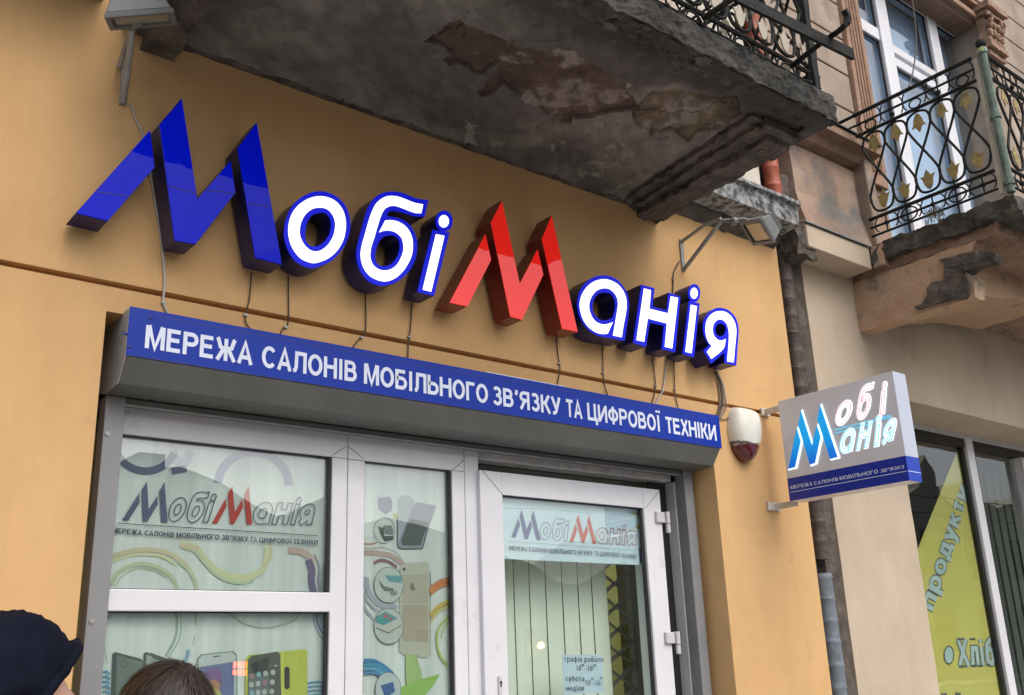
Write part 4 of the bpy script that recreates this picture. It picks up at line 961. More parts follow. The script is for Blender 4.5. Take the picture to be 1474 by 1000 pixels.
# blinds and folding gate behind the door --------------------------------
YBl = 0.34
bl = thing('vertical_blind', (2.6, YBl, 0.3), 'pale green vertical blind hanging behind the door pane', 'blind')
us = [716, 741, 763.5, 787, 811, 834, 854, 876]
for i in range(len(us) - 1):
    x0 = at(us[i], 880, YBl).x; x1 = at(us[i + 1], 880, YBl).x
    b = B(); b.prism([(x0 + 0.002, YBl, 0.3), (x1 + 0.004, YBl + 0.008, 0.3), (x1 + 0.004, YBl + 0.009, 0.3), (x0 + 0.002, YBl + 0.001, 0.3)], (0, 0, 2.0))
    b.build('blind_slat', 'blind', bl)
x0 = at(690, 880, YBl).x
B().box(2.0, 3.2, YBl - 0.02, YBl + 0.03, 2.31, 2.345).build('headrail', 'blind', bl)
gt = thing('folding_gate', (3.25, 0.44, 0.3), 'folded steel lattice security gate behind the door pane edge', 'gate')
YG = 0.44
for i, (ua, ub) in enumerate(((911, 921), (924, 929))):
    pa, pb = at(ua, 900, YG), at(ub, 900, YG)
    B().box(pa.x, pb.x, YG, YG + 0.03, 0.3, 2.3).build('gate_upright', 'gate', gt)
c = crop(860, 760, 4.167)
zc = at(*c(120, 475), YG).z; dz = at(*c(120, 475), YG).z - at(*c(130, 615), YG).z; xc = at(*c(118, 475), YG).x
for k in range(-4, 10):
    z = zc - dz * k
    for dx, s_, yo in ((0, 1, 0), (0, -1, 0.006), (0.012, 1, 0.012), (-0.012, -1, 0.018)):
        b = B(); b.tube([(xc - 0.085 + dx, YG + yo, z + s_ * 0.052), (xc + dx * 0.4, YG + yo, z), (xc + 0.085 + dx, YG + yo, z - s_ * 0.045)], 0.0045, 5)
        b.build('lattice_bar', 'gate', gt)

# ------------------------------------------------------------------ alarm siren
sr = thing('alarm_siren', (3.48, 0, 2.42), 'cream and maroon oval alarm siren on the orange wall', 'alarm siren')
cs = crop(960, 540, 7.145)
outl = spline([cs(*p) for p in [(680, 332), (780, 338), (890, 380), (925, 480), (935, 600), (925, 720), (890, 840), (840, 895), (780, 880), (720, 800), (690, 730), (660, 600), (652, 480), (662, 380)]], n=4, sharp=70)
OW = [at(u, v, -0.018) for u, v in outl]; cc = sum(OW, Vector()) / len(OW)
def siren_part(zlo, zhi, m, name):
    b = B(); rings = []
    levels = [(1.0, 0.0), (1.0, -0.02), (0.93, -0.04), (0.75, -0.058), (0.5, -0.068), (0.22, -0.072)]
    n = len(OW); vs = []; fs = []
    for s_, y in levels:
        for p in OW: vs.append((cc.x + (p.x - cc.x) * s_, y - 0.001, cc.z + (p.z - cc.z) * s_))
    L_ = len(levels)
    for i in range(L_ - 1):
        for k in range(n): fs.append((i * n + k, i * n + (k + 1) % n, (i + 1) * n + (k + 1) % n, (i + 1) * n + k))
    fs.append(tuple((L_ - 1) * n + k for k in range(n))); fs.append(tuple(range(n)))
    me = bpy.data.meshes.new('x'); me.from_pydata(vs, [], fs)
    bb = bmesh.new(); bb.from_mesh(me); bmesh.ops.recalc_face_normals(bb, faces=bb.faces)
    for z, nz in ((zlo, -1), (zhi, 1)):
        bmesh.ops.bisect_plane(bb, geom=bb.verts[:] + bb.edges[:] + bb.faces[:], plane_co=(cc.x, 0, z), plane_no=(0.14 if nz == 1 and zhi < 2.6 else (0.14 if nz == -1 and zlo > 2.45 else 0), 0, nz), clear_outer=True)
    bmesh.ops.holes_fill(bb, edges=bb.edges)
    q = B(); q.v = [tuple(v.co) for v in bb.verts]; bb.verts.index_update(); q.f = [tuple(v.index for v in f.verts) for f in bb.faces]; q.c = [None] * len(q.f); bb.free()
    return auto_smooth(q.build(name, m, sr), 50)
zs = at(*cs(810, 700), -0.05).z
siren_part(zs + 0.0005, 9, 'sirenw', 'siren_cover'); siren_part(0, zs, 'sirenr', 'strobe_lens')
b = B()
for i in range(7):
    for k in range(6):
        p = at(*cs(835 + k * 11, 490 + i * 17 + k * 2), -0.052); b.box(p.x - 0.0012, p.x + 0.0012, -0.064, -0.050, p.z - 0.0012, p.z + 0.0012)
b.build('sound_holes', 'gasket', sr, kind='stuff')

# ------------------------------------------------------------------ projecting sign
SX = 3.62
ps = thing('projecting_sign', (SX + 0.045, -0.13, 2.23), 'lit grey and blue double sided box sign projecting from the wall', 'sign')
yA, yB2 = -0.125, -0.683
TLp, TRp, BLp, BRp = atx(1120, 581, SX), atx(1282.5, 530, SX), atx(1138, 725, SX), atx(1309, 687, SX)
yA, yB2 = (TLp.y + BLp.y) / 2, (TRp.y + BRp.y) / 2
zT, zBt = (TLp.z + TRp.z) / 2, (BLp.z + BRp.z) / 2
thick = at(1301, 531, yB2).x - SX
zS = (atx(1134, 693, SX).z + atx(1303, 651, SX).z) / 2
cab = B().prism([(SX + 0.001, yA, zBt), (SX + 0.001, yB2 + 0.001, zBt), (SX + 0.001, yB2 + 0.001, zT), (SX + 0.001, yA, zT)], (thick - 0.002, 0, 0)).build('cabinet', 'signgrey', ps, bevel=0.003)
B().box(SX - 0.001, SX + 0.0005, yA - 0.0, yB2, zS, zT - 0.002).build('side_face', 'signgrey', ps)
B().box(SX - 0.001, SX + 0.0005, yA, yB2, zBt, zS - 0.0005).build('blue_band', 'signblue', ps)
B().box(SX - 0.0005, SX + thick, yB2 - 0.0015, yB2, zS, zT - 0.001).build('end_face', 'signend', ps)
B().box(SX - 0.0005, SX + thick, yB2 - 0.0015, yB2, zBt, zS - 0.0005).build('end_band', 'signendblue', ps)
cP = crop(1120, 530, 5)
zl = atx(*cP(500, 812), SX).z
zl = (atx(*cP(85, 917), SX).z + atx(*cP(935, 712), SX).z) / 2
B().box(SX - 0.0018, SX - 0.001, yA - 0.01, yB2 + 0.003, zl - 0.0012, zl + 0.0012).build('white_line', 'letterwhite', ps)
B().box(SX + 0.001, SX + thick - 0.001, yB2 - 0.0022, yB2 - 0.0015, zl - 0.0012, zl + 0.0012).build('white_line', 'letterwhite', ps)
SN = (-1, 0, 0)
for w_, a, b_, t_2 in (('МЕРЕЖА', (95, 903), (252, 866), (92, 875)), ('САЛОНІВ', (263, 863), (437, 822), (261, 836)), ('МОБІЛЬНОГО', (447, 820), (720, 752), (446, 790)), ('ЗВ"ЯЗКУ', (737, 748), (910, 703), (736, 722))):
    a, b_, t_2 = (atx(*cP(*q), SX - 0.002) for q in (a, b_, t_2))
    hz = 0.0345
    za = zl + 0.012
    letter_parts(w_, (SX - 0.002, a.y, za), (SX - 0.002, b_.y, za), (SX - 0.002, a.y, za + (t_2.z - a.z) * 0.92), SN, ps, w=0.15, track=0.1)
def fit_letter(polys, BL, BR, TL):
    """affine from the letter's own box to 3 pixel points on the sign's side face"""
    A = [p for l in polys for p in l]; x0, x1 = min(p[0] for p in A), max(p[0] for p in A); z0_, z1_ = min(p[1] for p in A), max(p[1] for p in A)
    a, b_, c_ = (atx(*cP(*q), SX) for q in (BL, BR, TL))
    def T(p):
        s_, t = (p[0] - x0) / (x1 - x0), (p[1] - z0_) / (z1_ - z0_)
        w = a + (b_ - a) * s_ + (c_ - a) * t; return (w.y, w.z)
    return T
def sx(pts, off): return [Vector((SX - off, y, z)) for y, z in pts]
allM = SH['M1']
# M of the projecting sign: solve an affine from 3 landmark pixels
srcM = [SH['M1'][0][0], SH['M1'][2][2], SH['M1'][1][1]]
dstM = [(lambda w: (w.y, w.z))(atx(*cP(*q), SX)) for q in ((82, 724), (436, 640), (174, 310))]
TM = aff(srcM, dstM)
for poly in SH['M1']:
    q = [TM(p) for p in poly]
    cy_, cz_ = sum(p[0] for p in q) / len(q), sum(p[1] for p in q) / len(q)
    f = B(); f.prism(sx(q, 0.010), (0.009, 0, 0)); lm = f.build('lit_letter', 'cyan', ps)
    h = B()
    for qd in ribbon(ring_pts(q), 0.009): h.prism([(SX - 0.0068, p[0] - 0.003, p[1] - 0.001) for p in qd], (0.0058, 0, 0))
    h.build('glow_outline', 'haloW', lm)
for key, BL, BR, TL in (('o', (412, 425), (532, 395), (420, 250)), ('b', (566, 382), (690, 350), (572, 130)), ('i', (732, 338), (815, 318), (704, 112)),
                        ('a', (443, 625), (552, 598), (452, 448)), ('n', (562, 600), (672, 575), (572, 400)), ('i2', (692, 572), (775, 552), (664, 352)), ('ya', (745, 560), (845, 525), (760, 385))):
    s = SH[key]; top = key in ('o', 'b', 'i')
    polys = [s['rim']] + ([s['drim']] if 'drim' in s else [])
    T = fit_letter(polys, BL, BR, TL)
    f = B()
    f.prism(sx([T(p) for p in s['rim']], 0.0045), (0.0035, 0, 0), [sx([T(p) for p in h], 0.0045) for h in s['rh']])
    if 'drim' in s: f.prism(sx([T(p) for p in s['drim']], 0.0043), (0.0033, 0, 0))
    lm = f.build('lit_letter', 'haloW', ps)
    h = B()
    for lp_ in s['w'] + ([s['dw']] if 'dw' in s else []):
        for qd in ribbon(ring_pts([T(p) for p in lp_]), 0.0032): h.prism([(SX - 0.0056, p[0], p[1]) for p in qd], (0.0008, 0, 0))
    h.build('letter_line', 'haloP' if top else 'haloC', lm)
h = B()
for pts in ([(405, 445), (560, 405), (700, 370), (800, 340), (812, 348), (800, 356), (715, 378)], [(410, 468), (560, 430), (690, 395)]):
    P_ = [(lambda w: (w.y, w.z))(atx(*cP(*q), SX)) for q in pts]
    for qd in ribbon(P_, 0.0042): h.prism([(SX - 0.004, p[0], p[1]) for p in qd], (0.003, 0, 0))
h.build('neon_line', 'haloC', ps)
for zz, (u, v) in ((0, (1103, 594)), (1, (1112, 729))):
    p = at(u, v, -0.004)
    xx = SX + thick / 2
    a_ = B().box(xx - 0.012, xx + 0.012, -0.003 - 0.001, yA + 0.001, p.z - 0.012, p.z + 0.012).build('arm', 'rustywhite', ps, bevel=0.002)
    B().box(p.x - 0.04, xx + 0.03, -0.012, -0.001, p.z - 0.018, p.z + 0.018).build('wall_plate', 'rustywhite', ps, bevel=0.002)

# ------------------------------------------------------------------ floodlights
def floodlight(base_top, base_bot, tip, body_pts, label, body_c, rot, w=0.185, h=0.12):
    t = thing('floodlight', base_bot, label, 'floodlight', 'floodlights over the shop sign')
    bt, bb_ = Vector(base_top), Vector(base_bot)
    B().box(bb_.x - 0.011, bb_.x + 0.011, -0.008, -0.0005, bb_.z - 0.012, bt.z + 0.012).build('wall_plate', 'galv', t, bevel=0.002)
    tip = Vector(tip)
    B().tube([bb_ + Vector((0, -0.012, 0)), tip], 0.009, 8).build('strut', 'galv', t)
    B().tube([bt + Vector((0, -0.012, 0)), bt.lerp(tip, 0.55) + Vector((0, -0.01, 0.02)), tip + Vector((0, 0, 0.012))], 0.008, 8).build('arm', 'galv', t)
    for q in (bt, bb_):
        B().ball((q.x, -0.012, q.z), 0.010, 8, 6).build('bolt', 'galv', t)
    R_ = Matrix.Translation(Vector(body_c)) @ Matrix.Rotation(math.radians(rot[0]), 4, 'Z') @ Matrix.Rotation(math.radians(rot[1]), 4, 'X') @ Matrix.Rotation(math.radians(rot[2]), 4, 'Y')
    def tr(b): b.v = [tuple(R_ @ Vector(p)) for p in b.v]; return b
    # housing: tapered tray, glass looks along -Z locally
    b = B()
    vs = [(-w / 2, -h / 2, 0), (w / 2, -h / 2, 0), (w / 2, h / 2, 0), (-w / 2, h / 2, 0), (-w * .36, -h * .36, .055), (w * .36, -h * .36, .055), (w * .36, h * .36, .055), (-w * .36, h * .36, .055)]
    b.add(vs, [(0, 1, 5, 4), (1, 2, 6, 5), (2, 3, 7, 6), (3, 0, 4, 7), (4, 5, 6, 7), (0, 3, 2, 1)])
    hs_ = tr(b).build('housing', 'lampbody', t, bevel=0.004)
    b = B()
    for q in ((-w / 2 - .004, w / 2 + .004, -h / 2 - .004, -h / 2 + .012), (-w / 2 - .004, w / 2 + .004, h / 2 - .012, h / 2 + .004), (-w / 2 - .004, -w / 2 + .012, -h / 2 + .012, h / 2 - .012), (w / 2 - .012, w / 2 + .004, -h / 2 + .012, h / 2 - .012)):
        b.box(q[0], q[1], q[2], q[3], -0.014, -0.0005)
    tr(b).build('front_frame', 'lampbody', t, bevel=0.002)
    b = B(); b.box(-w / 2 + .014, w / 2 - .014, -h / 2 + .014, h / 2 - .014, -0.006, -0.001); tr(b).build('reflector_glass', 'lampglass', t)
    b = B()
    for q in ((-w / 2 + .012, w / 2 - .012, -h / 2 + .012, -h / 2 + .016), (-w / 2 + .012, -w / 2 + .016, -h / 2 + .012, h / 2 - .012)): b.box(q[0], q[1], q[2], q[3], -0.012, -0.0055)
    tr(b).build('seal', 'gasket', t)
    for i in range(7):
        b = B(); x = -w * .32 + i * w * .64 / 6; b.box(x - .0018, x + .0018, -h * .34, h * .34, .0555, .075); tr(b).build('cooling_fin', 'lampbody', hs_)
    bc = R_ @ Vector((0, 0, .05)); b = B(); b.tube([tip, tip.lerp(bc, 0.5) + Vector((0, 0, 0.015)), bc], 0.010, 8); b.build('yoke', 'lampbody', t)
    bc = R_ @ Vector((w * .2, 0, .06)); b = B(); b.ball(tip.lerp(bc, 0.25), 0.020, 8, 6); b.build('pivot', 'lampbody', t)
    return t
floodlight((3.204, 0, 3.398), (3.204, 0, 3.268), atx(1038, 318, 3.204), None, 'grey floodlight on a bracket under the right end of the cornice', (3.30, -0.35, 3.345), (-90, -48, 30), 0.17, 0.115)
floodlight((0.742, 0, 3.355), (0.762, 0, 3.243), at(190, 44, -0.17), None, 'grey floodlight on a bracket at the top left corner by the balcony', at(203, 24, -0.24), (-24, 18, -12), 0.175, 0.11)

# ------------------------------------------------------------------ cables
cab_specs = [
 ([(188, 150), (196, 172), (206, 196), (214, 240), (225, 300), (234, 360), (237, 405), (235, 432), (239, 446), (244, 455)], 0.0036, 'cablew', 'white cable running from the left floodlight down behind the blue capital to the banner'),
 ([(362, 392), (359, 430), (354, 450), (354, 464), (363, 477)], 0.0022, 'cabled', 'thin dark cable under the right leg of the blue capital'),
 ([(415, 396), (415, 462), (408, 472), (401, 484)], 0.0022, 'cabled', 'thin dark cable under the ring shaped letter'),
 ([(526, 424), (526, 476), (516, 489), (505, 503)], 0.0022, 'cabled', 'thin dark cable under the flagged loop letter'),
 ([(593, 436), (591, 470), (588, 494), (587, 518)], 0.0022, 'cabled', 'thin dark cable under the first dotted letter'),
 ([(801, 486), (803, 510), (806, 532), (801, 558)], 0.0022, 'cabled', 'thin dark cable under the right leg of the red capital'),
 ([(867, 498), (868, 520), (869, 548), (876, 573)], 0.0022, 'cabled', 'thin dark cable under the round bowled letter'),
 ([(939, 515), (943, 545), (943, 562), (938, 582)], 0.0022, 'cabled', 'thin dark cable under the letter with two uprights, left of a silver one'),
 ([(960, 514), (957, 540), (954, 561), (948, 572), (943, 584)], 0.0034, 'cablew', 'silver cable hanging under the letter with two uprights'),
 ([(970, 520), (971, 548), (972, 568), (977, 590)], 0.0022, 'cabled', 'thin dark cable under the second dotted letter, right of the silver one'),
 ([(1045, 334), (1038, 331), (1034, 322)], 0.003, 'cabled', 'short loop of black cable behind the right floodlight'),
 ([(978, 376), (970, 392), (969, 408), (968, 424)], 0.0028, 'cabled', 'dark cable running down from the right floodlight bracket'),
 ([(1037, 604), (1045, 603), (1053, 598)], 0.002, 'cabled', 'short thin cable going into the alarm siren'),
]
for pts, r, m, lab in cab_specs:
    q = spline(pts, False, n=5, sharp=80)
    P_ = [at(u, v, -0.006) for u, v in q]
    co_ = B().tube(P_, r, 6).build('cable', m, None, smooth=True, label=lab, cat='cable', group='cables on the orange wall')
    if len(pts) > 3:
        for fr_ in ((0.35, 0.8) if len(pts) > 6 else (0.55,)):
            q_ = P_[int(len(P_) * fr_)]; B().box(q_.x - 0.006, q_.x + 0.006, -0.010, -0.0005, q_.z - 0.003, q_.z + 0.003).build('cable_clip', 'galv', co_)
for k in range(6):
    off = [(-3, 0), (0, 1), (2, -1), (4, 0), (-1, 2), (3, 2)][k]
    pts = [(1030 + off[0] * .5, 534), (1037 + off[0], 552), (1040 + off[0] * 1.2, 572), (1038 + off[0] * (1.0 + k * 0.3), 588), (1034 + off[0] * 1.5 - k, 602)]
    P_ = [at(u, v, -0.008 - 0.004 * (k % 3)) for u, v in spline(pts, False, n=5, sharp=80)]
    B().tube(P_, 0.0028, 6).build('cable', ['cableb', 'cabled', 'cableb', 'cablew', 'cabled', 'cableb'][k], None, smooth=True, label=['leftmost beige cable of the drooping bundle under the last letter', 'inner dark cable of the drooping bundle under the last letter', 'middle beige cable of the drooping bundle under the last letter', 'pale grey cable of the drooping bundle under the last letter', 'dark cable bowing out lowest in the bundle under the last letter', 'rightmost beige cable bowing widest in the bundle under the last letter'][k], cat='cable', group='bundle of cables under the last letter')

# ------------------------------------------------------------------ left balcony
BX0, BX1, BY, BZ = 0.74, 3.03, -0.935, 3.51
lb = thing('old_balcony', (1.9, -0.4, BZ), 'crumbling concrete balcony with peeling underside above the shop sign', 'balcony')
def inside(px, py, poly):
    r = np.zeros(px.shape, bool); n = len(poly); j = n - 1
    for i in range(n):
        xi, yi = poly[i]; xj, yj = poly[j]
        cnd = ((yi > py) != (yj > py)) & (px < (xj - xi) * (py - yi) / (yj - yi + 1e-12) + xi); r ^= cnd; j = i
    return r
_rng = np.random.RandomState(3)
def vnoise(x, y, s, seed=0):
    rs = np.random.RandomState(seed); G = rs.rand(256, 256)
    x = x * s + 100.3; y = y * s + 77.7; xi = np.floor(x).astype(int); yi = np.floor(y).astype(int); fx = x - xi; fy = y - yi
    fx = fx * fx * (3 - 2 * fx); fy = fy * fy * (3 - 2 * fy)
    g_ = lambda a, b_: G[a % 256, b_ % 256]
    return (g_(xi, yi) * (1 - fx) + g_(xi + 1, yi) * fx) * (1 - fy) + (g_(xi, yi + 1) * (1 - fx) + g_(xi + 1, yi + 1) * fx) * fy
def fbm(x, y, s, seed, o=5):
    t = 0; a = 1; n = 0
    for k in range(o): t = t + a * vnoise(x, y, s * 2 ** k, seed + k); n += a; a *= 0.5
    return t / n
nx, ny = 400, 165
gx_, gy_ = np.meshgrid(np.linspace(BX0, BX1, nx), np.linspace(BY, 0.0, ny), indexing='ij')
c5 = crop(500, 0, 3.333); c6 = crop(850, 0, 3.03)
def zpoly(cr, pts): return [(lambda w: (w.x, w.y))(atz(*cr(*p), BZ)) for p in pts]
patch1 = zpoly(c5, [(365, 195), (440, 150), (470, 110), (540, 105), (610, 135), (740, 185), (850, 230), (1000, 250), (1100, 280), (1170, 300), (1260, 370), (1333, 430), (1400, 520), (1333, 530), (1240, 545), (1180, 560), (1080, 570), (1060, 600), (1000, 590), (900, 500), (800, 440), (740, 400), (700, 445), (650, 465), (620, 440), (680, 390), (740, 300), (720, 280), (660, 340), (625, 352), (600, 345), (570, 300), (500, 310), (440, 290), (490, 260), (440, 210), (380, 200)])
patch2 = zpoly(c6, [(180, 480), (260, 400), (400, 400), (540, 430), (640, 420), (660, 500), (600, 550), (480, 570), (430, 620), (370, 570), (260, 590), (190, 540)])
wx = gx_ + 0.035 * (fbm(gx_, gy_, 14, 50) - 0.5); wy = gy_ + 0.035 * (fbm(gx_, gy_, 14, 90) - 0.5)
m1_ = inside(wx, wy, patch1); m2_ = inside(wx, wy, patch2)
dg_ = gx_ * 0.8 + gy_ * 0.6; dh_ = -gx_ * 0.6 + gy_ * 0.8
n1 = fbm(gx_, gy_, 4, 11); n2 = 0.5 * fbm(gx_, gy_, 26, 21) + 0.5 * fbm(dg_ * 0.35, dh_, 40, 61); n3 = fbm(gx_ + gy_ * 0.4, gy_, 9, 31); n4 = fbm(gx_, gy_, 60, 41, 3)
flake = (n3 > 0.585) & (gx_ > 1.3) & (n2 > 0.44)
crack = np.abs(fbm(gx_, gy_, 3.5, 71) - 0.5) < 0.0045
Z = BZ + 0.010 * (n1 - 0.5) + 0.006 * (n2 - 0.5) + 0.003 * (n4 - 0.5)
Z = Z + 0.014 * m1_ + 0.012 * m2_ - 0.007 * (flake & (m1_ | m2_)) + 0.004 * flake + 0.004 * (crack & (m1_ | m2_))
edge = np.clip((gy_ + 0.845) / 0.012, 0, 1)            # drip strip along the outer edge hangs lower
Z = np.where(gy_ < -0.845, Z - 0.018, Z) + 0.010 * np.exp(-((gy_ + 0.835) / 0.012) ** 2)
Z = Z - 0.02 * np.exp(-((gy_ + 0.02) / 0.03) ** 2)     # cove against the wall
col = np.zeros((nx, ny, 3))
base = np.array([0.105, 0.102, 0.092]); lite = np.array([0.185, 0.178, 0.162]); pinkish = np.array([0.175, 0.15, 0.132])
t1 = np.clip((n1 - 0.36) / 0.28, 0, 1)[..., None]; t2 = np.clip((n2 - 0.38) / 0.24, 0, 1)[..., None]
col = base * (1 - t1) + lite * t1; gw = np.clip((gx_ - 1.5) / 0.8, 0, 1)[..., None]; col = col * (1 - gw * 0.6) + pinkish * gw * 0.6 * (0.55 + 0.8 * t1)
col *= (0.82 + 0.33 * t2)
brown = np.array([0.078, 0.052, 0.041]); tan = np.array([0.155, 0.112, 0.075])
def setc(mask, a, b_, t): 
    global col
    cc_ = np.array(a) * (1 - t) + np.array(b_) * t; col = np.where(mask[..., None], cc_ * (0.75 + 0.4 * t2), col)
setc(m1_, brown, tan, np.clip((n3 - 0.40) / 0.25, 0, 1)[..., None] * np.clip((gx_ - 1.6) / 0.5, 0, 1)[..., None])
setc(m2_, [0.095, 0.073, 0.05], [0.185, 0.145, 0.098], np.clip((n3 - 0.38) / 0.2, 0, 1)[..., None])
setc(flake & (m1_ | m2_), [0.16, 0.135, 0.112], [0.22, 0.19, 0.16], t2)
setc(flake & ~(m1_ | m2_) & (n2 > 0.54) & (gx_ > 1.9), [0.16, 0.145, 0.13], [0.22, 0.205, 0.185], t2)
col = np.where((crack & (m1_ | m2_))[..., None], col * 0.4, col)
col = np.where((gy_ < -0.845)[..., None], np.array([0.12, 0.122, 0.12]) * (0.35 + 1.1 * t2 * t1), col)
lip_shade = np.exp(-((gy_ + 0.80) / 0.06) ** 2)[..., None]; col = col * (1 - 0.75 * lip_shade * (0.5 + 0.5 * t1))  # shadow line just inside the drip strip, painted into the colour
V = np.stack([gx_, gy_, Z], -1).reshape(-1, 3)
ii, jj = np.meshgrid(np.arange(nx - 1), np.arange(ny - 1), indexing='ij'); a = (ii * ny + jj).ravel()
Fq = np.stack([a, a + 1, a + ny + 1, a + ny], 1)
ctr = Vector(((BX0 + BX1) / 2, BY / 2, BZ))
me = bpy.data.meshes.new('peeling_soffit'); me.from_pydata((V - np.array(ctr)).tolist(), [], Fq.tolist()); me.update()
ca = me.color_attributes.new('Col', 'FLOAT_COLOR', 'POINT')
ca.data.foreach_set('color', np.concatenate([col.reshape(-1, 3), np.ones((nx * ny, 1))], 1).ravel().tolist())
me.materials.append(MT['soffit'])
so = bpy.data.objects.new('peeling_soffit', me); C.objects.link(so); so.parent = lb; WP[so] = ctr; so.location = ctr - WP[lb]
B().box(BX0, BX1, BY + 0.002, 0.02, 3.53, 3.60).build('slab', 'concrete', lb, subdiv=0.03, amp=0.010, nscale=11)
B().box(BX0 - 0.01, BX1, BY - 0.01, BY + 0.06, 3.494, 3.597).build('slab_edge', 'concrete', lb, subdiv=0.012, amp=0.010, nscale=26)
B().box(BX1 - 0.05, BX1 + 0.01, BY + 0.02, -0.001, 3.497, 3.597).build('slab_edge', 'concrete2', lb, subdiv=0.02, amp=0.010, nscale=14)
b = B(); b.ball((BX1 - 0.01, BY + 0.02, 3.55), 0.04, 10, 8, (0.8, 0.8, 1.25)); b.build('slab_corner', 'concrete2', lb, subdiv=0.02, amp=0.010, nscale=22)
# brackets
def skew_box(p00, p10, p11, p01, z0_, z1_):
    b = B(); b.prism([(p00[0], p00[1], z0_), (p10[0], p10[1], z0_), (p11[0], p11[1], z0_), (p01[0], p01[1], z0_)], (0, 0, z1_ - z0_)); return b
skew_box((2.93, -0.001), (3.055, -0.001), (2.985, -0.76), (2.86, -0.76), 3.448, 3.50).build('bracket', 'bracket', lb, subdiv=0.014, amp=0.013, nscale=20)
skew_box((2.89, -0.001), (2.93, -0.001), (2.86, -0.77), (2.79, -0.77), 3.475, 3.51).build('bracket_moulding', 'bracket', lb, subdiv=0.014, amp=0.011, nscale=22)
skew_box((2.84, -0.001), (2.885, -0.001), (2.785, -0.79), (2.735, -0.79), 3.492, 3.515).build('bracket_moulding', 'bracket', lb, subdiv=0.014, amp=0.010, nscale=24)
skew_box((2.80, -0.765), (2.99, -0.765), (2.985, -0.805), (2.79, -0.805), 3.465, 3.505).build('bracket_moulding', 'bracket', lb, subdiv=0.015, amp=0.005, nscale=24)
skew_box((0.80, -0.001), (0.90, -0.001), (0.86, -0.76), (0.76, -0.76), 3.435, 3.50).build('bracket', 'bracket', lb, subdiv=0.025, amp=0.008, nscale=18)
# moulding along the wall under the slab
b = B(); b.prism([(0.76, -0.0005, 3.488), (0.76, -0.014, 3.485), (0.76, -0.03, 3.495), (0.76, -0.034, 3.515), (0.76, -0.0005, 3.515)], (2.2, 0, 0)); b.build('wall_moulding', 'bracket', lb, subdiv=0.03, amp=0.004, nscale=16)

